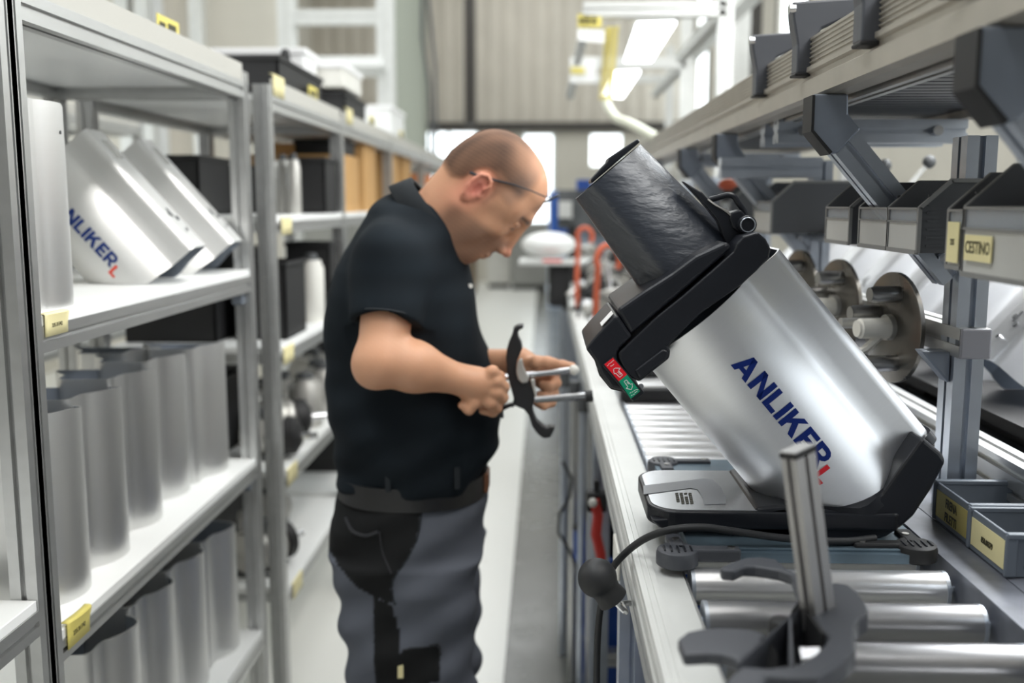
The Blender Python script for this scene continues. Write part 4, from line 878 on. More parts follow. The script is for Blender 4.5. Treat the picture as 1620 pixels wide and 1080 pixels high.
ch.loft(rows, cap=False); ch.loft([I0, mix(I0, I1, .5), I1], cap=False); ch.loft([L0, I0], cap=False, smooth=False)
put('feed_chute', ch, 'blackg', cut)
rim = MB(); R0 = chute_loop(P(1013, 458, Y0)+Vector((-.006, 0, 0)), P(1170, 398, Y0), .078); R1 = chute_loop(P(1018, 466, Y0)+Vector((-.006, 0, 0)), P(1176, 405, Y0), .078); rim.loft([R0, R1]); put('chute_collar', rim, 'blackh', cut)
up_ = (P(911, 314, Y0)-P(1013, 228, Y0)); axn = Vector((-.62, 0, .78))
fl = MB(); a, b = P(934, 291, Y0), P(1009, 227, Y0); q = [a, a+(b-a)*.02+axn*.005, a+(b-a)*.42+axn*.009, a+(b-a)*.47+axn*.012, b+axn*.006, b]
fl.ext([p-Vector((0, .040, 0)) for p in q], (0, .080, 0)); put('pusher_lid', fl, 'blackh', cut, bevel=.002)
put('pusher_rim', MB().ext([p-Vector((0, .036, 0))+axn*.001 for p in [P(945, 281, Y0), P(957, 270, Y0), P(957, 270, Y0)+axn*.007, P(945, 281, Y0)+axn*.005]], (0, .004, 0)), 'steel', cut)
# hinge lever, loop and knob behind the chute
YH = Y0-.055
prism('hinge_lever', [(1080,286),(1111,304),(1122,316),(1169,350),(1177,372),(1163,384),(1150,388),(1136,350),(1110,318)], YH, YH+.022, 'blackh', .002)
lp = [P(x, y, YH+.012) for x, y in [(1122,316),(1130,314),(1141,311),(1152,308.5),(1161,311),(1167,320),(1175,331),(1179,340),(1177,350)]]
put('wire_loop', MB().tube(smooth_path(lp, 4), .0042, 10), 'blackh', cut)
put('strap_edge', MB().tube(smooth_path([P(x, y, YH-.001) for x, y in [(1120,315),(1132,324),(1150,335),(1166,351)]], 4), .0013, 8), 'steel', cut)
prism('hinge_block', [(1158,335),(1172,331),(1181,341),(1186,356),(1176,372),(1160,362),(1154,345)], YH-.004, YH+.03, 'blackh', .003)
kc = P(1183, 355.5, YH-.016)
put('knob', MB().rings(kc, (0, 1, 0), [(0, .009), (0, .0118), (.0015, .0128), (.03, .0128)], 32).rings(kc-Vector((0, -.0015, 0)), (0, 1, 0), [(0, .0001), (0, .009)], 32), 'blackh', cut)
put('knob_ring', MB().tube([kc+Vector((.0098*math.cos(a), -.0012, .0098*math.sin(a))) for a in np.linspace(0, 2*PI, 37)], .0009, 6, cap=False), 'aluc', cut)
# foot: slab with brushed top plate, and the boot which holds the housing
ZS0, ZS1 = ZP+.012, ZP+.038
xl = .150; yfr, ybk = 1.362, 1.585
def rounded(x0, x1, y0, y1, r, n=8):
    out = []
    for cx_, cy_, s in ((x0+r, y0+r, PI), (x1-.01, y0+.01, 1.5*PI), (x1-.01, y1-.01, 0), (x0+r, y1-r, .5*PI)):
        rr = r if cx_ == x0+r else .01
        out += [(cx_+rr*math.cos(s+PI/2*k/n), cy_+rr*math.sin(s+PI/2*k/n)) for k in range(n+1)]
    return out
sl = rounded(xl, .50, yfr, ybk, .045)
put('foot_slab', MB().ext([(x, y, ZS0) for x, y in sl], (0, 0, ZS1-ZS0)), 'blackh', cut, bevel=.004, seg=3)
sl2 = rounded(xl+.006, .42, yfr+.006, ybk-.006, .041); put('slab_top', MB().ext([(x, y, ZS1-.0005) for x, y in sl2], (0, 0, .0014)), 'slabtop', cut)
for x, y in ((.19, 1.40), (.19, 1.55), (.46, 1.40), (.46, 1.55)): put('rubber_foot', MB().cyl((x, y, ZP), (x, y, ZS0+.002), .014, .012), 'rubber', cut)
# grey band and rows of small dark marks on the slab top
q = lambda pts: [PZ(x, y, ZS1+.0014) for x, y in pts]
put('slab_band', MB().ext(q([(1018,768),(1112,757),(1126,758),(1140,770),(1148,786),(1148,797),(1114,798),(1111,786),(1103,774),(1092,772),(1018,782)]), (0, 0, .0004)), 'binrim2', cut)
prt = MB()
for k in range(4):
    for j in range(6):
        if (k, j) in ((0, 5), (2, 1)): continue
        x, y = 1068+k*7.0+j*.6, 780+j*3.0; a, b, c_, d_ = q([(x, y), (x+5, y-.4), (x+5.2, y+.7), (x+.2, y+1.1)]); prt.ext([a, b, c_, d_], (0, 0, .0007))
put('slab_marks', prt, 'ink', cut)
boot = [(1180,826),(1200,803),(1240,800),(1300,806),(1368,805),(1396,781),(1424,742),(1446,712),(1461,691),(1467,697),(1490,716),(1497,727),(1495,735),(1474,775),(1446,817),(1425,836),(1404,849),(1370,861),(1300,861),(1250,857),(1180,846)]
prism('boot', boot, YF-.006, YB+.01, 'blackh', .008)
prism('boot_front', [(1030,822),(1060,820),(1180,814),(1245,801),(1260,858),(1180,848),(1108,832),(1044,836)], YF-.006, YF+.03, 'blackh', .003)
bc = MB()                                            # raised collar which follows the housing's round bottom
sec_ = house_section(-.004)
lo, hi = [], []
for v, w_ in sec_:
    aend = endf(v); p_ = O+vd*v+ax*(aend-.004)+Vector((0, -w_, 0)); lo.append(p_); hi.append(O+vd*v+ax*(aend+.012)+Vector((0, -w_, 0)))
bc.loft([lo, hi]); put('boot_collar', bc, 'blackh', cut)
# ================================================================== clamp fixture in the foreground
fx = thing('clamp_fixture', 'dark cast clamp fixture with clawed arms and a leaning aluminium post, nearest the camera', 'fixture', (.26, .97, RT))
def claw(name, px, z, th, m='clampm', bev=.0035):
    return put(name, MB().ext([PZ(x, y, z) for x, y in px], (0, 0, -th)), m, fx, bevel=bev, seg=3)
ZF = 1.148
claw('body_arm', [(1268,935),(1282,933),(1300,925),(1320,920),(1341,923),(1356,935),(1368,950),(1374,962),(1373,970),(1360,978),(1352,990),(1353,1010),(1354,1028),(1341,1041),(1318,1056),(1293,1071),(1250,1071),(1211,1068),(1207,1086),(1190,1110),(1120,1110),(1140,1090),(1158,1066),(1173,1053),(1215,1056),(1259,1051),(1275,1042),(1293,1030),(1308,1014),(1312,1006),(1301,994),(1288,975)], ZF, .022)
claw('upper_arm', [(1139,896),(1158,888),(1180,881),(1205,880),(1228,883),(1238,892),(1248,900),(1262,906),(1270,918),(1276,940),(1264,944),(1257,923),(1251,907),(1232,901),(1215,898),(1195,895),(1178,894.5),(1168,899),(1161,902),(1142,900)], ZF, .014)
claw('left_claw', [(1072,1009),(1087,998),(1110,993),(1144,991),(1186,994),(1212,1002),(1204,1016),(1190,1030),(1170,1046),(1158,1038),(1144,1034),(1120,1032),(1082,1034)], ZF-.004, .013)
def plate3(name, pts, th, m='clampm'): return put(name, MB().ext([Vector(p) for p in pts], th), m, fx, bevel=.002)
wa, wb, wc = PZ(1165, 1050, ZF), PZ(1247, 975, ZF+.004), PZ(1249, 1050, ZF)
plate3('web', [wa, wb, wb-Vector((0, 0, .05)), wa-Vector((0, 0, .05))], (.004, .003, 0)); plate3('web', [wb, wc, wc-Vector((0, 0, .05)), wb-Vector((0, 0, .05))], (.004, 0, 0))
wd = PZ(1270, 960, ZF); we = PZ(1300, 1000, ZF); plate3('web', [wb, wd, wd-Vector((0, 0, .055)), wb-Vector((0, 0, .055))], (.003, .004, 0)); plate3('web', [wd, we, we-Vector((0, 0, .055)), wd-Vector((0, 0, .055))], (.004, -.002, 0), 'black')
put('pivot', MB().rings(PZ(1238, 985, ZF-.012), (0, 0, 1), [(-.05, .014), (0, .014), (.003, .012), (.004, .006)], 20), 'black', fx)
put('hub', MB().cyl(PZ(1290, 985, RT+.001), PZ(1290, 985, ZF-.02), .026, n=20), 'black', fx); put('hub', MB().cyl(PZ(1200, 1040, RT+.001), PZ(1200, 1040, ZF-.02), .018, n=20), 'black', fx)
put('nut', MB().cyl(PZ(1262, 1038, ZF-.02), PZ(1274, 1036, ZF-.02)+Vector((.012, 0, 0)), .010, n=6), 'chrome', fx)
pb, pt_ = PZ(1294, 962, ZF), P(1262, 712, PZ(1294, 962, ZF).y+.002)
dd = (pt_-pb).normalized()
put('post', MB().slotted(pb-dd*.02, pt_-dd*.004, (.75, .66, 0), .018, .034, 1, 1, .006, .004), 'postm', fx)
u_ = Vector((.75, .66, 0)); u_ = (u_-dd*u_.dot(dd)).normalized(); x_ = u_.cross(dd)
put('post_cap', MB().ext([pt_-dd*.005+x_*a*.0105+u_*b*.0185 for a, b in ((-1,-1),(1,-1),(1,1),(-1,1))], dd*.006), 'black', fx, bevel=.002)
put('cap_top', MB().ext([pt_+dd*.001+x_*a*.0098+u_*b*.0178 for a, b in ((-1,-1),(1,-1),(1,1),(-1,1))], dd*.002), 'binf2', fx, bevel=.001)
# ================================================================== the worker: distance-field bodies meshed with surface nets
def smin(a, b, k):
    h = np.maximum(k-np.abs(a-b), 0)/k; return np.minimum(a, b)-h*h*k*.25
def smax(a, b, k): return -smin(-a, -b, k)
class Cone:                                             # tapered capsule
    def __init__(s, a, b, ra, rb, k=.012, op='+', flat=None):
        s.a, s.b = np.array(a, float), np.array(b, float); s.ra, s.rb, s.k, s.op = ra, rb, k, op
    def d(s, p):
        ba = s.b-s.a; L = ba@ba+1e-12; h = np.clip(((p-s.a)@ba)/L, 0, 1)
        return np.sqrt(((p-s.a-h[:, None]*ba)**2).sum(1))-(s.ra+(s.rb-s.ra)*h)
    def box(s): r = max(s.ra, s.rb); return np.minimum(s.a, s.b)-r, np.maximum(s.a, s.b)+r
class Ell:
    def __init__(s, c, r, R=None, k=.012, op='+'):
        s.c, s.r, s.k, s.op = np.array(c, float), np.array(r, float), k, op; s.R = np.eye(3) if R is None else np.array(R, float)
    def d(s, p):
        q = (p-s.c)@s.R; k0 = np.sqrt(((q/s.r)**2).sum(1)); k1 = np.sqrt(((q/s.r**2)**2).sum(1))+1e-9
        return k0*(k0-1)/k1
    def box(s): m = s.r.max(); return s.c-m, s.c+m
class Loft:
    """rows: (z, x0, x1, halfwidth y, y centre); superelliptic horizontal sections"""
    def __init__(s, rows, k=.02, op='+', n=2.3):
        s.t = np.array(sorted(rows)); s.k, s.op, s.n = k, op, n
    def d(s, p):
        z = np.clip(p[:, 2], s.t[0, 0], s.t[-1, 0]); f = lambda i: np.interp(z, s.t[:, 0], s.t[:, i])
        x0, x1, hy, yc = f(1), f(2), f(3), f(4); hx = (x1-x0)/2; u = np.abs(p[:, 0]-(x0+x1)/2)/hx; v = np.abs(p[:, 1]-yc)/hy
        r = (u**s.n+v**s.n)**(1/s.n); g = (r-1)*np.minimum(hx, hy)
        e = np.abs(p[:, 2]-z); return np.where(e > 0, np.sqrt(np.maximum(g, 0)**2+e**2)+np.minimum(g, 0)*(e <= 0), g)
    def box(s):
        return np.array([s.t[:, 1].min(), (s.t[:, 4]-s.t[:, 3]).min(), s.t[0, 0]]), np.array([s.t[:, 2].max(), (s.t[:, 4]+s.t[:, 3]).max(), s.t[-1, 0]])
def field(prims, p, disp=None):
    D = np.full(len(p), 9.0)
    for q in prims:
        d = q.d(p)
        D = smin(D, d, q.k) if q.op == '+' else smax(D, -d, q.k)
    return D-(disp(p) if disp is not None else 0)
def net(prims, h, disp=None, lo=None, hi=None, B=10):
    bl = np.array([q.box()[0] for q in prims if q.op == '+']).min(0)-.02; bh = np.array([q.box()[1] for q in prims if q.op == '+']).max(0)+.02
    if lo is not None: bl = np.maximum(bl, lo)
    if hi is not None: bh = np.minimum(bh, hi)
    nb = np.ceil((bh-bl)/(h*B)).astype(int); N = nb*B+1
    G = np.full(N, 1.0, np.float32)
    ii = np.stack(np.meshgrid(*[np.arange(k) for k in nb], indexing='ij'), -1).reshape(-1, 3)
    cc = bl+(ii+.5)*h*B; R = h*B*.87; DC = field(prims, cc, disp)
    near = np.abs(DC) < R*1.5+.012; sgn = np.where(DC < 0, -1.0, 1.0)
    for (i, j, k), s_ in zip(ii[~near & (DC < 0)], sgn): G[i*B:i*B+B+1, j*B:j*B+B+1, k*B:k*B+B+1] = -1.0
    PD = np.array([q.d(cc) for q in prims]).T
    g = np.stack(np.meshgrid(*[np.arange(B+1)]*3, indexing='ij'), -1).reshape(-1, 3)*h
    for idx in np.nonzero(near)[0]:
        i, j, k = ii[idx]; use = [q for q, pd in zip(prims, PD[idx]) if pd < R*1.6+q.k+.02]
        if not use: continue
        G[i*B:i*B+B+1, j*B:j*B+B+1, k*B:k*B+B+1] = field(use, bl+ii[idx]*h*B+g, disp).reshape(B+1, B+1, B+1)
    s = G < 0; C = np.zeros(np.array(s.shape)-1, np.int8)
    for dx in (0, 1):
        for dy in (0, 1):
            for dz in (0, 1): C += s[dx:dx+C.shape[0], dy:dy+C.shape[1], dz:dz+C.shape[2]]
    cells = np.argwhere((C > 0) & (C < 8)); vid = -np.ones(C.shape, np.int32); vid[tuple(cells.T)] = np.arange(len(cells))
    acc = np.zeros((len(cells), 3)); cnt = np.zeros(len(cells)); cor = [(a, b, c) for a in (0, 1) for b in (0, 1) for c in (0, 1)]
    val = {c: G[cells[:, 0]+c[0], cells[:, 1]+c[1], cells[:, 2]+c[2]] for c in cor}
    for c in cor:
        for ax_ in range(3):
            if c[ax_] == 0:
                c2 = list(c); c2[ax_] = 1; c2 = tuple(c2); a, b = val[c], val[c2]; m = (a < 0) != (b < 0); t = np.where(m, a/(a-b+1e-12), 0)
                q = np.array(c, float)[None].repeat(len(cells), 0); q[:, ax_] = t; acc += q*m[:, None]; cnt += m
    V = bl+(cells+acc/cnt[:, None])*h; F = []
    for ax_ in range(3):
        a = np.moveaxis(s, ax_, 0); e = a[:-1] != a[1:]; e = e[:, 1:-1, 1:-1]; w3 = np.argwhere(e); w3[:, 1:] += 1
        up_ = a[:-1][:, 1:-1, 1:-1][e]; q = []
        for (o1, o2) in ((-1, -1), (0, -1), (0, 0), (-1, 0)):
            c = w3.copy(); c[:, 1] += o1; c[:, 2] += o2
            full = np.zeros_like(c); rest = [k for k in range(3) if k != ax_]; full[:, ax_] = c[:, 0]; full[:, rest[0]] = c[:, 1]; full[:, rest[1]] = c[:, 2]
            q.append(vid[tuple(full.T)])
        q = np.stack(q, 1); flip = up_ if ax_ != 1 else ~up_; q[~flip] = q[~flip][:, ::-1]; F.append(q)
    F = np.concatenate(F); F = F[(F >= 0).all(1)]
    return V, F
def np_mesh(name, V, F, color=None):
    me = bpy.data.meshes.new(name); me.vertices.add(len(V)); me.vertices.foreach_set('co', np.asarray(V, np.float32).ravel())
    me.loops.add(F.size); me.loops.foreach_set('vertex_index', F.astype(np.int32).ravel()); me.polygons.add(len(F)); me.polygons.foreach_set('loop_start', np.arange(0, F.size, F.shape[1], dtype=np.int32))
    me.update(calc_edges=True); me.validate()
    me.polygons.foreach_set('use_smooth', [True]*len(me.polygons))
    if color is not None:
        ca = me.color_attributes.new('colour', 'FLOAT_COLOR', 'POINT'); ca.data.foreach_set('color', np.concatenate([color, np.ones((len(color), 1))], 1).astype(np.float32).ravel())
    return me
def vcol_mat(name, rough, sss=0, spec=.4, bump=None, sheen=0):
    m, nt, b = _nt(name); at = nt.nodes.new('ShaderNodeVertexColor'); at.layer_name = 'colour'; nt.links.new(at.outputs[0], b.inputs['Base Color'])
    b.inputs['Roughness'].default_value = rough; b.inputs['Specular IOR Level'].default_value = spec; b.inputs['Sheen Weight'].default_value = sheen
    if sss: b.inputs['Subsurface Weight'].default_value = sss; b.inputs['Subsurface Radius'].default_value = (.9, .35, .2); b.inputs['Subsurface Scale'].default_value = .008
    if bump:
        tc = nt.nodes.new('ShaderNodeTexCoord'); n = nt.nodes.new('ShaderNodeTexNoise'); n.inputs['Scale'].default_value = bump[0]; n.inputs['Detail'].default_value = 3; nt.links.new(tc.outputs['Object'], n.inputs[0])
        bp = nt.nodes.new('ShaderNodeBump'); bp.inputs['Strength'].default_value = bump[1]; bp.inputs['Distance'].default_value = .002; nt.links.new(n.outputs[0], bp.inputs['Height']); nt.links.new(bp.outputs[0], b.inputs['Normal'])
    return m
MT['skin'] = vcol_mat('skin', .48, .12, .4, (180, .12)); MT['hair'] = vcol_mat('cropped_hair', .7, 0, .2, (420, .35)); MT['cloth'] = vcol_mat('work_trousers', .85, 0, .15, (500, .25)); MT['shirt'] = vcol_mat('dark_polo', .82, 0, .12, (600, .2))
YM = 2.14
def A(px, py, Y=YM): return np.array(P(px, py, Y))
# head frame: x forward, y to his left, z up; pitched down
HP = math.radians(53); HO = A(763, 303, 2.12); HS = 1.03e-3
RH = np.array([[math.cos(HP), 0, math.sin(HP)], [0, 1, 0], [-math.sin(HP), 0, math.cos(HP)]])   # columns after rotation about Y
ry_ = math.radians(-3); RY = np.array([[math.cos(ry_), -math.sin(ry_), 0], [math.sin(ry_), math.cos(ry_), 0], [0, 0, 1]]); RH = RY@RH
def H(x, y, z): return HO+RH@(np.array([x, y, z])*HS)
def He(c, r, k=12, op='+', tilt=0):
    t = math.radians(tilt); T = np.array([[math.cos(t), 0, math.sin(t)], [0, 1, 0], [-math.sin(t), 0, math.cos(t)]])
    return Ell(H(*c), np.array(r)*HS, RH@T, k*HS, op)
def Hc(a, b, ra, rb, k=12, op='+'): return Cone(H(*a), H(*b), ra*HS, rb*HS, k*HS, op)
head = [He((-12, 0, 46), (88, 76, 84), 10), He((40, 0, 56), (61, 64, 66), 40), He((36, 0, 6), (66, 62, 62), 30),
        He((20, 0, -40), (60, 52, 48), 30), Hc((98, -26, 42), (98, 26, 42), 9, 9, 16)]
for s in (-1, 1):
    head += [He((72, 42*s, -14), (26, 20, 22), 22), Hc((8, 54*s, -44), (66, 26*s, -92), 17, 17, 26), Hc((20, 56*s, -5), (8, 54*s, -44), 16, 17, 26), He((48, 46*s, -48), (30, 16, 30), 26), He((60, 50*s, 30), (28, 22, 26), 24)]
head += [He((84, 0, -96), (18, 24, 16), 22), He((80, 0, -64), (30, 32, 34), 26), He((50, 0, -92), (34, 26, 18), 24), He((88, 0, -38), (27, 30, 24), 18),
         Hc((106, 0, 30), (121, 0, -18), 7, 8, 16), He((128, 0, -35), (12, 11, 10), 12), He((116, 13, -40), (12, 7, 8), 8), He((116, -13, -40), (12, 7, 8), 8)]
for s in (-1, 1): head += [He((113, 34*s, 17), (21, 20, 13), 12, '-'), He((88, 33*s, 14), (14.5, 16, 12.5), 4), Hc((98, 21*s, 3), (95, 46*s, 7), 4, 3.2, 5), Hc((101, 20*s, 19), (97, 46*s, 20), 4, 3.5, 6)]
head += [Hc((110, -18, -68), (110, 18, -68), 5.5, 5.5, 6), Hc((107, -16, -80), (107, 16, -80), 6, 6, 6), Hc((117, -20, -74), (117, 20, -74), 2.2, 2.2, 3, '-'), Hc((112, -20, -88), (112, 20, -88), 5, 5, 8, '-')]
for s in (-1, 1):                                      # ears
    head += [He((-6, 79*s, 4), (17, 7, 31), 5, tilt=-14), He((-2, 86*s, 2), (9.5, 8, 15), 4, '-', tilt=-14), He((3, 87*s, 22), (10, 5, 5), 3, '-'), He((8, 80*s, -3), (5, 5, 7), 4)]
    hx = [(6, 12), (9, 24), (2, 33), (-10, 35), (-20, 26), (-22, 8), (-19, -8), (-12, -22)]
    for (a, b), (c, d) in zip(hx, hx[1:]): head.append(Hc((a, 86*s, b), (c, 86*s, d), 3.6, 3.6, 2.5))
    head.append(He((-5, 82*s, -24), (8, 5, 8), 4))
    head.append(He((9, 88*s, 2), (4, 6, 5), 3, '-'))
# neck, shoulders, arms
nb_ = A(655, 395, 2.13)
body = head + [Cone(H(-34, 0, -6), nb_, .064, .072, .04), Cone(H(8, 0, -52), A(672, 408, 2.13), .044, .062, .05)]
rows_b = [(745, 556, 752, .155), (700, 550, 772, .16), (650, 546, 772, .165), (580, 545, 752, .165), (520, 545, 735, .17), (460, 556, 722, .17), (420, 580, 705, .15), (395, 610, 690, .10)]
def rows(tab, yc=YM, Y=YM):
    out = []
    for r in tab:
        py, x0, x1, hy = r[:4]; y = r[4] if len(r) > 4 else yc; a, b = A(x0, py, Y), A(x1, py, Y); out.append(((a[2]+b[2])/2, a[0], b[0], hy, y))
    return out
SR, SL_ = A(622, 415, 1.985), A(632, 415, 2.30)
ER, WR = A(603, 570, 1.905), A(738, 603, 1.955)
EL, WL = A(655, 590, 2.34), A(822, 572, 2.10)
body += [Loft(rows(rows_b), .04), Cone(SR, ER, .056, .047, .03), Cone(SL_, EL, .056, .047, .03)]
mR = ER*.62+WR*.38
body += [Cone(ER, mR+np.array([0, 0, .004]), .050, .049, .02), Cone(mR+np.array([0, 0, .004]), WR, .048, .027, .02), Ell(A(588, 582, 1.90), (.030, .032, .034), k=.03)]
mL = EL*.6+WL*.4
body += [Cone(EL, mL, .050, .047, .02), Cone(mL, WL, .047, .027, .02)]
# right hand: a loose fist closing on the clamp's stub
def fin(pts, rs, k=.006): return [Cone(a, b, r0, r1, k) for a, b, r0, r1 in zip(pts, pts[1:], rs, rs[1:])]
YR = 1.955
rh = [Cone(WR, A(752, 606, YR), .028, .027, .02), Ell(A(760, 611, YR+.004), (.036, .022, .034), k=.020), Ell(A(752, 628, YR+.012), (.026, .022, .024), k=.016)]
for i, (kx, ky, ln_) in enumerate([(779, 588, 1.0), (785, 604, 1.06), (784, 621, 1.0), (776, 637, .85)]):
    pts = [A(758, 600+8*i, YR+.002), A(kx, ky, YR-.004), A(kx+11*ln_, ky+8, YR+.018), A(kx+4, ky+14, YR+.046*ln_), A(kx-12, ky+12, YR+.048*ln_)]
    rh += fin(pts, (.0125, .0120, .0112, .0100, .0090), .007)
rh += fin([A(748, 624, YR+.004), A(750, 638, YR-.010), A(742, 648, YR-.012), A(731, 641, YR-.010)], (.0145, .0118, .0102, .0085))
# left hand: index pointing along the rod, the other fingers wrapped around the rods
YL = 2.08
lh_ = [Cone(WL, A(838, 582, YL), .026, .028, .02), Ell(A(846, 588, YL+.012), (.036, .018, .028), k=.018)]
lh_ += fin([A(852, 578, YL), A(872, 576, YL-.004), A(890, 577, YL-.008), A(905, 579, YL-.010)], (.013, .0115, .0098, .0085))
for i, (x, y1, y2, yy) in enumerate([(872, 592, 606, -.01), (868, 604, 622, -.012), (864, 616, 636, -.016)]):
    lh_ += fin([A(852, 585+9*i, YL+.012), A(x+4, y1, YL+.014), A(x+8, y2, YL-.008), A(x-4, y2+5, YL-.026), A(x-14, y2+2, YL-.024)], (.0125, .0115, .0105, .0095, .0085))
lh_ += fin([A(836, 576, YL-.012), A(850, 572, YL-.030), A(866, 572, YL-.036), A(878, 573, YL-.034)], (.0145, .0125, .011, .009))
body += rh + lh_
import time as _t; _t0 = _t.time()
V, Fq = net(body, .0030, lo=np.array([-9, -9, A(600, 742)[2]]))
q = ((V-HO)@RH)/HS; X_, Y_, Z_ = q.T; isH = (np.linalg.norm(q*np.array([1, 1, .9]), axis=1) < 175)
def ss(a, b, x): t = np.clip((x-a)/(b-a), 0, 1); return t*t*(3-2*t)
nz = sum(np.sin(V@rng.normal(size=3)*f+rng.uniform(0, 6))*w_ for f, w_ in [(60, .5), (95, .4), (150, .35), (240, .3), (330, .3)])/1.5
base = np.array([.62, .33, .20]); col_ = np.repeat(base[None], len(V), 0)*(1+.05*nz[:, None])
red = np.exp(-(((X_+6)/26)**2+((Z_-2)/38)**2))*(np.abs(Y_) > 66)*isH; col_ = col_*(1-red[:, None])+red[:, None]*np.array([.62, .20, .15])
nose = np.exp(-(((X_-128)/16)**2+((Z_+36)/18)**2+(Y_/18)**2))*isH; col_ = col_*(1-.6*nose[:, None])+.6*nose[:, None]*np.array([.62, .21, .16])
lip = np.exp(-(((Z_+74)/9)**2+(Y_/22)**4))*(X_ > 98)*isH; col_ = col_*(1-.5*lip[:, None])+.5*lip[:, None]*np.array([.42, .14, .11])
neckred = np.exp(-(((X_+20)/40)**2+((Z_+45)/40)**2))*isH*.35; col_ = col_*(1-neckred[:, None])+neckred[:, None]*np.array([.62, .24, .15])
beard = ss(-30, -52, Z_-.25*(X_-30))*ss(-30, 5, X_)*ss(128, 112, X_)*isH*(np.abs(Y_) > -1)*ss(-128, -112, Z_)*(1-.8*np.clip(lip, 0, 1)); beard *= .62+.25*nz
beard = np.clip(beard*.75, 0, .7); col_ = col_*(1-beard[:, None])+beard[:, None]*np.array([.085, .06, .05])
brow = np.exp(-(((Z_-(38-.004*(np.abs(Y_)-30)**2))/4.5)**2))*(np.abs(Y_) > 12)*(np.abs(Y_) < 54)*(X_ > 78)*isH; col_ = col_*(1-.85*brow[:, None])+.85*brow[:, None]*np.array([.03, .02, .017])
lash = np.exp(-(((Z_-7)/2.6)**2))*(np.abs(Y_) > 20)*(np.abs(Y_) < 48)*(X_ > 84)*(X_ < 106)*isH; col_ = col_*(1-.8*lash[:, None])+.8*lash[:, None]*np.array([.05, .03, .025])
def hairmask(X_, Y_, Z_, nz):
    front = 42-.000*Z_+18*np.clip((np.abs(Y_)-30)/40, 0, 1)       # hair line recedes over the forehead
    side = ss(-14, 8, Z_+.55*np.clip(-X_-10, 0, 60)*0-(-22*ss(-30, -60, X_)))
    m = ss(front+16, front-10, X_)*side
    thin = ss(-45, 35, X_)*ss(78, 126, Z_); m = m*(1-.68*thin)
    band = ss(-16, 4, X_)*ss(66, 46, Z_); m = m*(1-.52*band)
    low = ss(22, 34, X_)*ss(40, 20, Z_); m = m*(1-low)
    er_ = np.sqrt(((X_+8)/28)**2+((Z_-4)/40)**2); m = m*ss(.92, 1.25, er_)
    return np.clip(m*(.88+.18*nz), 0, 1)
hm = hairmask(X_, Y_, Z_, nz)*isH*(q@np.array([0, 0, 1]) > -60)
hcol = np.array([.022, .016, .014]); grey = np.clip(ss(0, 60, X_)*.55+ss(60, 0, Z_)*ss(-30, 10, X_)*.35, 0, .8)
hmix = hcol*(1-grey[:, None])+grey[:, None]*np.array([.20, .155, .14])
col_ = col_*(1-.97*hm[:, None])+.97*hm[:, None]*hmix
knuck = 0
man = thing('person', 'bald-crowned man in black polo shirt and grey work trousers working at the bench', 'person', (A(655, 600)[0], YM, 0))
bo = put('body', np_mesh('body', V, Fq, np.clip(col_, 0, 1)), 'skin', man)
# hair as its own thin shell over the skull
sel = (hm[Fq].min(1) > .06); fh = Fq[sel]; used, inv = np.unique(fh, return_inverse=True); nrm = np.zeros((len(V), 3), np.float32); bo.data.vertices.foreach_get('normal', nrm.ravel()) if False else None
tmp = np.empty(len(bo.data.vertices)*3, np.float32); bo.data.vertices.foreach_get('normal', tmp); nrm = tmp.reshape(-1, 3)
Vh = V[used]+nrm[used]*(.0002+.0018*ss(.1, .75, hm[used]))[:, None]; ch_ = col_[used]
put('hair', np_mesh('hair', Vh, inv.reshape(-1, 4), np.clip(ch_, 0, 1)), 'hair', man)
# shirt
def folds(p):
    x, y, z = p.T; d = 0
    d = .0045*np.sin(26*x+34*z+6*y)*ss(1.36, 1.12, z)+.003*np.sin(70*z-38*x+9*y+1.3)*ss(1.30, 1.05, z)+.0035*np.sin(44*x-20*z+14*y)
    return d*1.15
rows_s = [(752, 541, 766, .172), (735, 541, 770, .175), (700, 534, 786, .182), (660, 527, 793, .186), (620, 522, 787, .187), (580, 521, 776, .186), (540, 521, 764, .185), (500, 523, 754, .185), (460, 528, 746, .182), (425, 538, 738, .172), (395, 553, 730, .150), (365, 574, 715, .118), (340, 600, 690, .085)]
shirt = [Loft(rows(rows_s), .03), Cone(A(655, 375, 2.13), SR+np.array([0, 0, .004]), .088, .070, .05), Cone(A(655, 375, 2.13), SL_, .088, .070, .05)]
hemR = SR+(ER-SR)*.56; hemL = SL_+(EL-SL_)*.56
shirt += [Cone(SR, hemR, .073, .070, .03), Cone(SL_, hemL, .073, .070, .03)]
for S_, h_, E_ in ((SR, hemR, ER), (SL_, hemL, EL)):
    dr = (E_-S_)/np.linalg.norm(E_-S_); c = h_+dr*.060; q_ = np.array([1., 0, 0]); u1 = q_-dr*(q_@dr); u1 /= np.linalg.norm(u1); u2 = np.cross(dr, u1)
    shirt.append(Cone(h_+dr*.010, h_+dr*.12, .060, .058, .006, '-')); 
    class Cut:                                        # flat cut across the sleeve
        pass
    shirt[-1].cut = (h_, dr)
def sleeve_clip(p):
    out = np.zeros(len(p))
    return out
class Slab:
    """half-space cut restricted to a ball, to end a sleeve flat"""
    def __init__(s, o, n, r, k=.004): s.o, s.n, s.r, s.k, s.op = np.array(o), np.array(n), r, k, '-'
    def d(s, p): return np.maximum(-((p-s.o)@s.n), np.sqrt(((p-s.o)**2).sum(1))-s.r)
    def box(s): return s.o-s.r, s.o+s.r
shirt = [q for q in shirt if q.op == '+']
torso = shirt[:1]
for (S_, h_, E_) in ((SR, hemR, ER), (SL_, hemL, EL)):
    dr = (E_-S_)/np.linalg.norm(E_-S_); shirt.append(Slab(h_+dr*.012, dr, .105)); shirt.append(Cone(h_-dr*.000, h_+dr*.06, .0545, .058, .003, '-'))
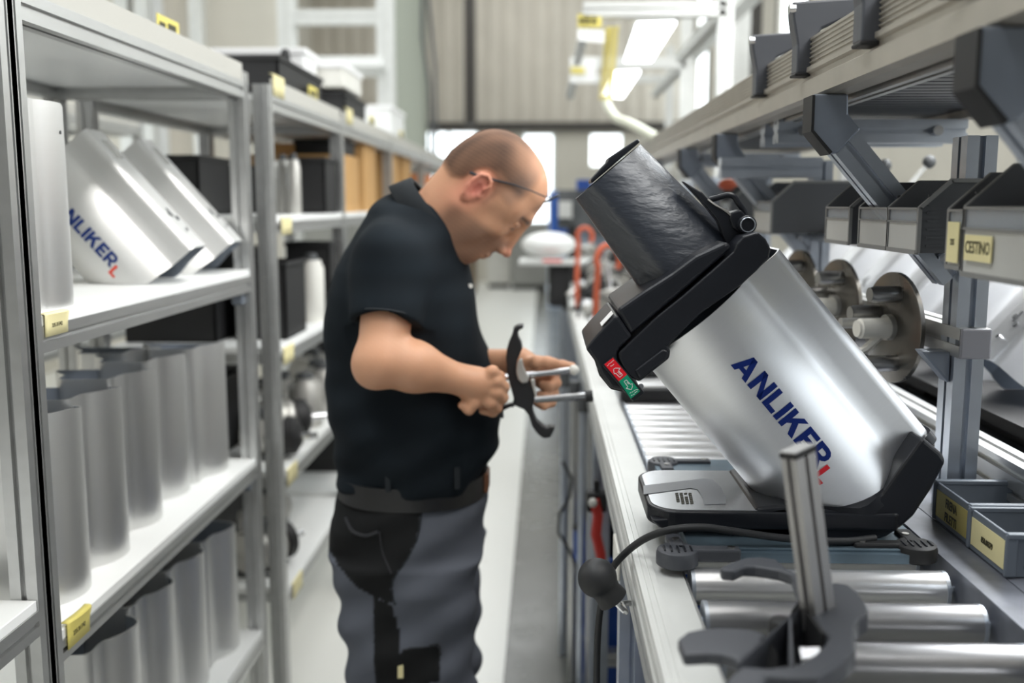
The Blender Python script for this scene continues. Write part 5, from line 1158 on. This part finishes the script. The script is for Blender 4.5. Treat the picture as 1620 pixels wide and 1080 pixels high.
shirt = shirt+[Loft(rows(rows_s), .006)] if False else shirt
# the slab must not bite the torso: rebuild torso after the cuts
shirt.append(Loft(rows(rows_s), .012))
nk = A(690, 350, 2.12); shirt.append(Cone(nk, H(20, 0, 0), .058, .075, .012, '-'))
Vs, Fs = net(shirt, .0040, folds)
n2 = sum(np.sin(Vs@rng.normal(size=3)*f+rng.uniform(0, 6)) for f in (20, 40, 70))/3
cs = np.repeat(np.array([[.0095, .0135, .0175]]), len(Vs), 0)*(1+.18*n2[:, None])
put('polo_shirt', np_mesh('polo_shirt', Vs, Fs, cs), 'shirt', man)
# sleeve hem line, shoulder seam, collar and placket
def ring(c, n_, r, tr, squash=1.0, N=40, arc=(0, 2*PI), up_=None):
    c = Vector(c); n_ = Vector(n_).normalized(); u = n_.orthogonal().normalized() if up_ is None else (Vector(up_)-n_*Vector(up_).dot(n_)).normalized(); w_ = n_.cross(u)
    return MB().tube([c+u*math.cos(t)*r+w_*math.sin(t)*r*squash for t in np.linspace(arc[0], arc[1], N)], tr, 6, cap=False)
dr = (ER-SR)/np.linalg.norm(ER-SR); put('sleeve_hem', ring(SR+(ER-SR)*.56+dr*.006, dr, .0690, .0022), 'shirtdk', man)
dl = (EL-SL_)/np.linalg.norm(EL-SL_); put('sleeve_hem', ring(SL_+(EL-SL_)*.56+dl*.006, dl, .0690, .0022), 'shirtdk', man)
cl = MB(); c0 = Vector(A(688, 350, 2.125)); back = Vector(A(645, 292, 2.125)); frt = Vector(A(727, 400, 2.125)); e1 = (frt-back)/2; cc_ = (frt+back)/2; nn_ = e1.cross(Vector((0, 1, 0))).normalized(); nn_ = nn_ if nn_.x > 0 else -nn_
hw = .074; L1_, L2_, L3_ = [], [], []
for t in np.linspace(.10, 2*PI-.10, 56):
    ct, st_ = math.cos(t), math.sin(t); b_ = cc_+e1*ct*1.0+Vector((0, 1, 0))*hw*st_
    out = (e1.normalized()*ct+Vector((0, 1, 0))*st_); drop = .034+.012*max(0, ct)
    L1_.append(b_+nn_*.010-out*.002); L2_.append(b_+nn_*.012+out*.006); L3_.append(b_-nn_*drop+out*(.018+.004*max(0, ct)))
L4_ = [p-nn_*.002-o for p, o in zip(L3_, [Vector((0, 0, 0))]*len(L3_))]
vs = L1_+L2_+L3_; m_ = len(L1_); fs = [(i, i+1, m_+i+1, m_+i) for i in range(m_-1)] + [(m_+i, m_+i+1, 2*m_+i+1, 2*m_+i) for i in range(m_-1)]
o = put('collar', MB().add(vs, fs, True), 'shirtdk', man); sm = o.modifiers.new('thick', 'SOLIDIFY'); sm.thickness = .004; sm.offset = 1
# neckline tube under the collar closes the gap
put('collar_stand', MB().tube([Vector(v)-nn_*.012 for v in L1_], .008, 8), 'shirtdk', man)
put('button', MB().cyl(A(743, 452, 2.09), A(745, 452, 2.085), .005, n=12), 'offwhite', man)
# trousers with black and grey panels
rows_t = [(742, 546, 764, .165), (770, 540, 770, .170), (790, 532, 771, .176), (815, 527, 770, .180), (850, 532, 766, .180), (890, 545, 760, .176)]
def leg_rows(yc): 
    return rows([(860, 536, 764, .092), (900, 548, 757, .094), (940, 557, 752, .092), (1000, 562, 750, .090), (1080, 568, 749, .086), (1200, 575, 742, .080), (1330, 582, 728, .074), (1450, 588, 716, .070), (1545, 592, 708, .068)], yc)
tr_ = [Loft(rows(rows_t), .03), Loft(leg_rows(YM-.092), .03, n=2.1), Loft(leg_rows(YM+.092), .012, n=2.1)]
def tf(p):
    x, y, z = p.T; return .0045*np.sin(38*z+20*x+8*y)*ss(.95, .6, z)+.0035*np.sin(62*z-34*x+4*y+1)+.004*np.sin(24*x+9*z)*ss(1.0, .8, z)
Vt, Ft = net(tr_, .0055, tf)
def poly_in(pts, poly):
    x, y = pts.T; ins = np.zeros(len(x), bool); n = len(poly)
    for i in range(n):
        (x0, y0), (x1, y1) = poly[i], poly[(i+1) % n]; c = ((y0 > y) != (y1 > y)) & (x < (x1-x0)*(y-y0)/(y1-y0+1e-12)+x0); ins ^= c
    return ins
def world_poly(px, Y=1.975): return [(p.x, p.z) for p in (P(x, y, Y) for x, y in px)]
xz = Vt[:, [0, 2]]; near_ = Vt[:, 1] < YM+.0
yoke = world_poly([(480, 700), (668, 700), (670, 779), (667, 812), (661, 849), (645, 880), (626, 908), (622, 925), (627, 949), (600, 944), (570, 930), (540, 905), (480, 880)])
strip = world_poly([(591, 930), (602, 946), (622, 950), (634, 1000), (634, 1020), (642, 1040), (642, 1500), (600, 1500), (594, 1080), (592, 1000)])
pock = world_poly([(640, 1021), (692, 1017), (696, 1030), (697, 1074), (642, 1080)])
blk = (poly_in(xz, yoke) | poly_in(xz, strip) | poly_in(xz, pock))
mx_ = Vt[:, 0] < A(575, 800)[0]; blk = blk | (~near_ & poly_in(xz, yoke))
n3 = sum(np.sin(Vt@rng.normal(size=3)*f+rng.uniform(0, 6)) for f in (15, 33, 60))/3
ct_ = np.where(blk[:, None], np.array([[.014, .0145, .015]]), np.array([[.115, .125, .150]]))*(1+.10*n3[:, None])
put('trousers', np_mesh('trousers', Vt, Ft, ct_), 'cloth', man)
sY = 1.962
def seam(px, nm, r=.0016, m='shirtdk', yoff=0.0):
    pts = []
    for x, y in px:
        p = P(x, y, 1.975); dmin = np.argmin(np.abs(Vt[:, 0]-p.x)*1.0+np.abs(Vt[:, 2]-p.z)+(Vt[:, 1] > YM)*9); w0 = Vt[dmin]; pts.append(Vector((p.x, w0[1]-.001+yoff, p.z)))
    return put(nm, MB().tube(smooth_path(pts, 3), r, 6), m, man)
seam([(670, 780), (667, 812), (661, 849), (645, 880), (626, 908), (622, 925), (627, 949)], 'panel_seam')
seam([(541, 828), (556, 842), (580, 846), (600, 838)], 'pocket_edge', .004, 'cloth2'); seam([(602, 838), (606, 870), (622, 900)], 'pocket_edge', .0025, 'cloth2'); seam([(642, 1021), (692, 1017), (697, 1035), (697, 1074)], 'pocket_edge', .002, 'cloth2')
for (x0, y0, x1, y1, m, nm) in [(629, 1041, 638, 1073, 'yellowp', 'yellow_tag')]:
    p0 = P((x0+x1)/2, (y0+y1)/2, 1.975); k = np.argmin(np.abs(Vt[:, 0]-p0.x)+np.abs(Vt[:, 2]-p0.z)+(Vt[:, 1] > YM)*9); yy = Vt[k, 1]-.004
    put(nm, MB().ext([P(x0, y0, yy), P(x1, y0, yy), P(x1, y1, yy), P(x0, y1, yy)], (0, .004, 0)), m, man, bevel=.001)
# belt, buckle, loops
def band(py0, py1, grow, m, nm, a=(0, 2*PI)):
    L = []
    for py in (py0, py1):
        p0, p1 = A(543, py), A(767, py); cx_, hx = (p0[0]+p1[0])/2, (p1[0]-p0[0])/2+grow; hy = .170+grow; lp_ = []
        for t in np.linspace(0, 2*PI, 72, endpoint=False):
            c_, s_ = math.cos(t), math.sin(t); lp_.append(Vector((cx_+hx*np.sign(c_)*abs(c_)**(2/2.3), YM+hy*np.sign(s_)*abs(s_)**(2/2.3), p0[2]+.012*c_*0)))
        L.append(lp_)
    return put(nm, MB().loft(L), m, man)
band(738, 772, .006, 'belt', 'belt')
put('buckle', MB().box(A(763, 770)+np.array([-.004, -.05, 0]), A(763, 740)+np.array([.016, .02, 0])), 'buckle', man, bevel=.004)
for px in (615, 722):
    w0 = A(px, 759, YM-.168); put('belt_loop', MB().cb((w0[0], YM-(.176 if px == 615 else .155), w0[2]), (.012, .010, .046)), 'shirtdk', man, bevel=.003)
# shoes
for yc in (YM-.092, YM+.092):
    x0 = A(592, 1545)[0]; s_ = Loft([(0.0, x0-.005, x0+.285, .048, yc), (.03, x0-.01, x0+.29, .050, yc), (.06, x0-.005, x0+.25, .047, yc), (.09, x0, x0+.17, .042, yc), (.14, x0+.005, x0+.12, .042, yc)], n=2.4)
    Vf, Ff = net([s_], .006); put('shoe', np_mesh('shoe', Vf, Ff, np.repeat([[.02, .02, .022]], len(Vf), 0)), 'cloth', man)
# glasses pushed up on the forehead
def Hv(*a): return Vector(H(*a))
for s in (-1, 1):
    put('temple', MB().tube([Hv(-38, 80*s, 10), Hv(-24, 82*s, 18), Hv(0, 82*s, 37), Hv(30, 80*s, 62), Hv(62, 74*s, 84), Hv(90, 64*s, 100)], [.0035, .0032, .0026, .0018, .0014, .0014], 8), 'slot2', man)
gl = MB()
for s in (-1, 1):
    c_ = (97, 33*s, 104); pts = [Hv(c_[0]+9*math.sin(t)*.3+ (6 if False else 0), c_[1]+26*math.cos(t), c_[2]+17*math.sin(t)) for t in np.linspace(0, 2*PI, 25)]; gl.tube(pts, .0011, 6, cap=False)
    put('lens', MB().add([Hv(97+2.7*math.sin(t), 33*s+25*math.cos(t), 104+16*math.sin(t)) for t in np.linspace(0, 2*PI, 20, endpoint=False)], [tuple(range(20))]), 'clear', man)
gl.tube([Hv(98, -8, 106), Hv(100, 0, 108), Hv(98, 8, 106)], .0012, 6); put('glasses_rims', gl, 'slot2', man)
# ------------------------------------------------------------------ the clamp he holds
C7 = lambda x, y: (740+x/3.376, 440+y/3.376)
hf = thing('held_fixture', 'black curved clamp fixture with two pale rods held up in the worker\'s hands', 'fixture', A(835, 600, 2.03))
cp_ = [C7(*p) for p in [(245,265),(270,252),(298,250),(297,268),(276,276),(266,292),(270,315),(285,345),(291,375),(280,405),(264,440),(257,485),(262,520),(285,548),(318,545),(335,565),(348,590),(362,612),(368,632),(356,655),(346,690),(352,725),(372,768),(400,792),(425,803),(440,795),(466,795),(458,820),(440,853),(405,857),(375,835),(345,795),(325,735),(300,702),(252,682),(240,668),(245,645),(238,615),(222,560),(208,490),(204,430),(208,380),(218,345),(238,300)]]
put('curved_body', MB().ext([P(x, y, 2.02) for x, y in cp_], (0, .035, 0)), 'black2', hf, bevel=.003, seg=2)
put('pad', MB().ext([P(*C7(x, y), 2.012) for x, y in [(276,432),(290,430),(298,470),(312,505),(330,530),(318,558),(290,562),(268,540),(258,500),(264,455)]], (0, .012, 0)), 'castl2', hf, bevel=.003)
put('pad', MB().ext([P(*C7(x, y), 2.012) for x, y in [(335,540),(356,540),(362,590),(370,628),(362,640),(350,600)]], (0, .012, 0)), 'castl2', hf, bevel=.002)
put('stub', MB().ext([P(*C7(x, y), 2.02) for x, y in [(245,668),(250,690),(205,690),(188,715),(192,752),(165,745),(150,720),(185,683)]], (0, .02, 0)), 'black2', hf, bevel=.003)
put('rod', MB().cyl(P(795, 597, 2.03), P(912, 585, 2.03), .0068, n=16), 'chrome', hf); put('rod', MB().cyl(P(846, 632, 2.00), P(930, 626, 2.00), .0072, n=16), 'chrome', hf)
put('rod_tip', MB().sphere(P(908, 585, 2.03), .011, 14, 8), 'offwhite', hf); put('rod_tip', MB().cyl(P(926, 627, 2.0), P(938, 626, 2.0), .012, n=14), 'black', hf)
print('man', _t.time()-_t0)
# ================================================================== light gantries, hoses and the busy far end of the bench
def rail_(a, b, w_, m, par, name='rail', up=(0, 0, 1)): return put(name, MB().slotted(a, b, up, w_, w_), m, par)
def gantry(lab, Y, xa, xb, z, L_, zpost):
    g_ = thing('lamp_gantry', lab, 'gantry', (xb, Y, 0))
    rail_((xa, Y, z), (xb, Y, z), .06, 'aluw', g_, 'crossbar'); rail_((xb, Y, 0.02), (xb, Y, z+.25), .06, 'aluw', g_, 'post', (0, 1, 0))
    rail_((xb, Y, z), (xb, Y+L_, z), .05, 'aluw', g_, 'side_bar'); rail_((xa+.02, Y+.03, z-.02), (xa+.02, Y+L_, z-.02), .04, 'aluw', g_, 'side_bar')
    return g_
gantry('nearer white aluminium lamp gantry over the bench', 4.25, P(922, 18, 4.25).x, P(1148, 18, 4.25).x, P(1000, 16, 4.25).z, 1.4, 0)
gantry('farther white aluminium lamp gantry over the bench', 6.0, P(905, 108, 6.0).x, P(1085, 108, 6.0).x, P(1000, 100, 6.0).z, 1.6, 0)
gantry('third small white lamp gantry far down the bench', 8.2, P(905, 125, 8.2).x, P(1060, 125, 8.2).x, P(1000, 125, 8.2).z, 1.2, 0)
rk2 = thing('tall_post', 'tall pale post with a dark window frame strip rising behind the track', 'post', (P(1197, 50, 7).x, 7, 0)); x = P(1172, 50, 7).x
rail_((x, 7, 0), (x, 7, 4.0), .11, 'aluw', rk2, 'post', (0, 1, 0)); x = P(1196, 50, 7.1).x; put('dark_strip', MB().box((x-.05, 7.1, 0), (x+.04, 7.16, 4.4)), 'walldk', rk2)
dg = thing('diagonal_beam', 'pale diagonal roof strut at the top above the upper track', 'beam', (P(1150, 70, 6.5).x, 6.5, 2.4)); rail_(P(1090, 95, 6.9), P(1215, -25, 6.2), .08, 'aluw', dg, 'strut', (0, 1, 0)); rail_((P(1090, 95, 6.9).x, 6.9, 0), P(1090, 95, 6.9), .08, 'aluw', dg, 'post', (0, 1, 0))
def lamp(lab, q, z, Y):
    t = thing('panel_lamp', lab, 'lamp', P(*q[0], Y)); pts = [PZ(x, y, z) for x, y in q]
    put('diffuser', MB().ext(pts, (0, 0, .012)), 'lamp', t); put('housing', MB().ext([p+Vector((0, 0, .0125)) for p in pts], (0, 0, .035)), 'aluw', t)
    c = (pts[0]+pts[1])/2; c2 = sum(pts, Vector())/4; put('driver_box', MB().cb(c2+Vector((.03, .1-.3, .085)), (.16, .30, .07)), 'black', t, bevel=.01)
    put('hanger', MB().cyl(c2+Vector((0, 0, .045)), c2+Vector((0, 0, .16)), .01, n=8), 'slot', t)
    return t
lamp('bright rectangular lamp panel hanging under the nearer gantry', [(1008, 40), (1069, 38), (1030, 98), (988, 98)], P(1000, 38, 4.45).z, 4.4)
lamp('second bright lamp panel hanging farther down, beside the yellow hose', [(973, 116), (1012, 115), (985, 155), (953, 152)], P(1000, 116, 6.2).z, 6.2)
hs_ = thing('coiled_hose', 'yellow coiled air hose hanging from the nearer gantry with a pale lower tail', 'hose', P(965, 40, 4.4))
a, b = P(968, 42, 4.4), P(958, 158, 4.4); pts = []
for k in range(26*12): t = k/(26*12); c = a.lerp(b, t); pts.append(c+Vector((.028*math.cos(k*2*PI/12), .028*math.sin(k*2*PI/12), 0)))
put('coil', MB().tube(pts, .0042, 6), 'yhose', hs_)
put('tail', MB().tube(smooth_path([b, P(964, 172, 4.35), P(975, 187, 4.3), P(992, 194, 4.2), P(1015, 205, 4.1), P(1040, 220, 4.0), P(1060, 240, 3.95)], 5), .020, 10), 'yhosep', hs_)
sg = thing('sign_plate', 'yellow and white sign board at the left end of the nearer gantry', 'sign', P(928, 45, 4.25))
put('board', MB().ext([P(x, y, 4.22) for x, y in [(914, 22), (952, 26), (952, 43), (914, 43)]], (0, .01, 0)), 'yellow', sg); put('lower_board', MB().ext([P(x, y, 4.22) for x, y in [(914, 46), (956, 48), (956, 68), (914, 64)]], (0, .01, 0)), 'board', sg); put('hanger', MB().cyl(P(930, 16, 4.23), P(930, 24, 4.23), .01, n=8), 'slot', sg)
mk = MB()
for x in (918, 927, 937): mk.ext([P(x, 28, 4.215), P(x+6, 28, 4.215), P(x+6, 37, 4.215), P(x, 37, 4.215)], (0, .003, 0))
put('marking', mk, 'ink', sg)
sg = thing('sign_plate', 'pale sign board with a yellow stripe beyond the coiled hose', 'sign', P(920, 110, 6.0))
put('board', MB().ext([P(x, y, 5.96) for x, y in [(902, 90), (944, 90), (944, 131), (902, 131)]], (0, .01, 0)), 'board', sg); put('stripe', MB().ext([P(x, y, 5.95) for x, y in [(903, 106), (925, 107), (925, 117), (903, 116)]], (0, .008, 0)), 'yellow', sg)
# white machines, monitor and parts at the far bench
def drive(lab, x, y, s, rot, tone=0):
    """half assembled slicer drive: black base with rim, silver can, rod and cable"""
    z = RT; t = thing('drive_unit', lab, 'machine part', (x, y, z), 'half assembled drive units on the far bench'); c, sn = math.cos(rot), math.sin(rot)
    put('base', MB().rings((x, y, z), (0, 0, 1), [(0, .07*s), (.006, .075*s), (.03*s, .075*s), (.036*s, .065*s)], 24), 'black' if tone != 1 else 'castl2', t)
    put('can', MB().rings((x+.01, y, z+.036*s), (c*.3, sn*.3, 1), [(0, .05*s), (.01, .052*s), (.09*s, .052*s), (.10*s, .042*s)], 24), ('castl2', 'black', 'chrome')[tone % 3], t)
    put('shaft', MB().cyl((x+.03*c*s, y, z+.12*s), (x+.06*c*s, y+.02*sn, z+.20*s), .010*s, n=10), 'chrome', t)
    put('arm', MB().tube([(x, y, z+.03), (x-.08*c*s, y-.05*s, z+.05*s), (x-.12*c*s, y-.07*s, z+.02)], .010*s, 8), 'steel', t)
    cbp = [(x+.05*math.cos(k*.9+rot)*s*(1+.3*math.sin(k)), y+.05*math.sin(k*.9+rot)*s, z+.05+.03*math.sin(k*1.7)+.09*s) for k in range(9)]
    put('cable', MB().tube(smooth_path(cbp, 4), .004, 6), 'black', t)
    return t
ordn = ['nearest', 'second', 'third', 'fourth', 'fifth', 'sixth', 'seventh', 'eighth', 'ninth', 'tenth', 'eleventh', 'twelfth']
spots = [(.27, 2.85, 1.0, .3, 0), (.44, 2.98, 1.1, 2.1, 1), (.24, 3.20, .9, 1.2, 2), (.38, 3.36, 1.2, .8, 0), (.48, 3.66, 1.0, 2.6, 1), (.26, 3.75, 1.2, 1.9, 0), (.40, 4.1, 1.3, .2, 2), (.25, 4.4, 1.1, 1.1, 1), (.44, 4.8, 1.3, 2.2, 0), (.27, 5.2, 1.4, .5, 0), (.40, 5.8, 1.5, 1.6, 1), (.28, 6.5, 1.6, 2.8, 0)]
for i, (x, y, s, r_, tn) in enumerate(spots): drive(ordn[i]+' drive unit behind the slicer, counted away along the bench', x, y, s, r_, tn)
def hoop(lab, px, py, Y, r_, tilt=.4):
    c = P(px, py, Y); z0 = RT; u = Vector((math.cos(tilt), math.sin(tilt), 0)); t = thing('orange_hook', lab, 'hook', (c.x, Y, z0), 'orange hooks on the far bench')
    pts = [c+u*r_*math.cos(a)+Vector((0, 0, 1))*r_*1.2*math.sin(a) for a in np.linspace(-.6, PI+.5, 16)] + [Vector((c.x-u.x*r_, Y, (c.z+z0)/2-.01)), Vector((c.x-u.x*r_*.9, Y, z0+.002))]
    put('hook', MB().tube(smooth_path(pts, 2), .011, 8), 'orangered', t); put('base', MB().cb((c.x-u.x*r_*.9, Y, z0+.006), (.06, .06, .012)), 'black', t)
hoop('orange hook standing close beside the slicer\'s chute', 962, 412, 3.55, .045); hoop('smaller orange hook nearer the worker\'s face', 925, 375, 4.6, .035, .2)
mn = thing('monitor', 'dark tilted screen standing on the far bench between face and chute', 'monitor', (P(918, 350, 6.2).x, 6.2, RT))
put('screen', MB().ext([P(x, y, 6.2) for x, y in [(882, 300), (932, 300), (932, 362), (882, 362)]], (0, .04, 0)), 'slot', mn, bevel=.006); put('stand', MB().cyl((P(905, 350, 6.22).x, 6.22, RT), (P(905, 350, 6.22).x, 6.22, P(905, 362, 6.2).z+.02), .03, n=12), 'black', mn); put('keyboard_shelf', MB().ext([P(x, y, 6.15) for x, y in [(884, 318), (905, 318), (905, 345), (884, 345)]], (0, .03, 0)), 'aluw', mn)
put('blue_label', MB().ext([P(x, y, 6.18) for x, y in [(912, 284), (935, 284), (935, 300), (912, 300)]], (0, .012, 0)), 'blue', mn)
bl = thing('blue_board', 'pale blue storage racks at the very end of the hall', 'rack', (.8, 15, 0))
put('frame', MB().box((.05, 14.9, 0), (1.5, 15.2, 1.75)), 'paleblue', bl)
for i in range(5): put('box', MB().box((.08+.28*i, 14.6, 1.1+.1*(i % 2)), (.32+.28*i, 14.9, 1.72)), ('navyblue', 'board', 'slot', 'paleblue', 'board')[i], bl, bevel=.01)
wm_ = thing('white_machine', 'white rounded machine with a red stripe past the worker\'s face', 'machine', (.02, 5.4, 0))
c = P(868, 388, 5.4); put('pedestal', MB().box((c.x+.0, 5.35, c.z-.33), (c.x+.12, 5.7, c.z-.09)), 'black', wm_, bevel=.02); put('foot', MB().box((c.x+.08, 5.4, c.z-.35), (c.x+.30, 5.65, RT+.001)), 'slot', wm_)
put('head', MB().sphere((c.x, 5.5, c.z), (.15, .14, .07), 20, 12), 'board', wm_); put('stripe', MB().cb((c.x+.02, 5.34, c.z-.085), (.10, .02, .025)), 'redp', wm_); put('table', MB().box((c.x-.16, 5.3, c.z-.10), (c.x+.28, 5.72, c.z-.085)), 'aluw', wm_)
for i, (x, y, dx, lb) in enumerate([(.30, 3.0, .12, 'nearest dark cable arching over the far bench parts'), (.35, 3.5, .14, 'second dark cable arching over the far bench parts'), (.30, 4.2, .16, 'farthest dark cable arching over the far bench parts')]):
    pts = [(x-dx, y, RT+.006), (x-dx*.8, y+.03, RT+.12), (x, y+.05, RT+.20), (x+dx*.7, y+.02, RT+.14), (x+dx, y-.03, RT+.006)]
    tag(put('arching_cable', MB().tube(smooth_path(pts, 6), .006, 8), 'black'), lb, 'cable', 'cables over the far bench')
# pegs on the beige wall between the slanting arms
for i, (xa, ya, xb, yb, lb) in enumerate([(1435, 283, 1470, 256, 'thin pale rod with dark tip leaning behind the bins, right one'), (1385, 272, 1400, 262, 'small dark fitting behind the bins between the slanting arms')]):
    t = thing('leaning_rod', lb, 'rod', P(xa, ya, 2.4)); put('rod', MB().cyl(P(xa-14, ya+30, 2.4), P(xb, yb, 2.4), .006, n=8), 'aluw', t); put('tip', MB().sphere(P(xb, yb, 2.4), .016, 10, 6), 'slot', t)
t = thing('brown_part', 'orange brown part resting on the bins behind the slicer\'s lever', 'part', P(1150, 292, 3.0)); put('body', MB().sphere(P(1152, 292, 3.0), (.03, .02, .018), 12, 8), 'orangered', t); put('stem', MB().cyl(P(1140, 290, 3.0), P(1152, 300, 3.0), .008, n=8), 'brown', t)
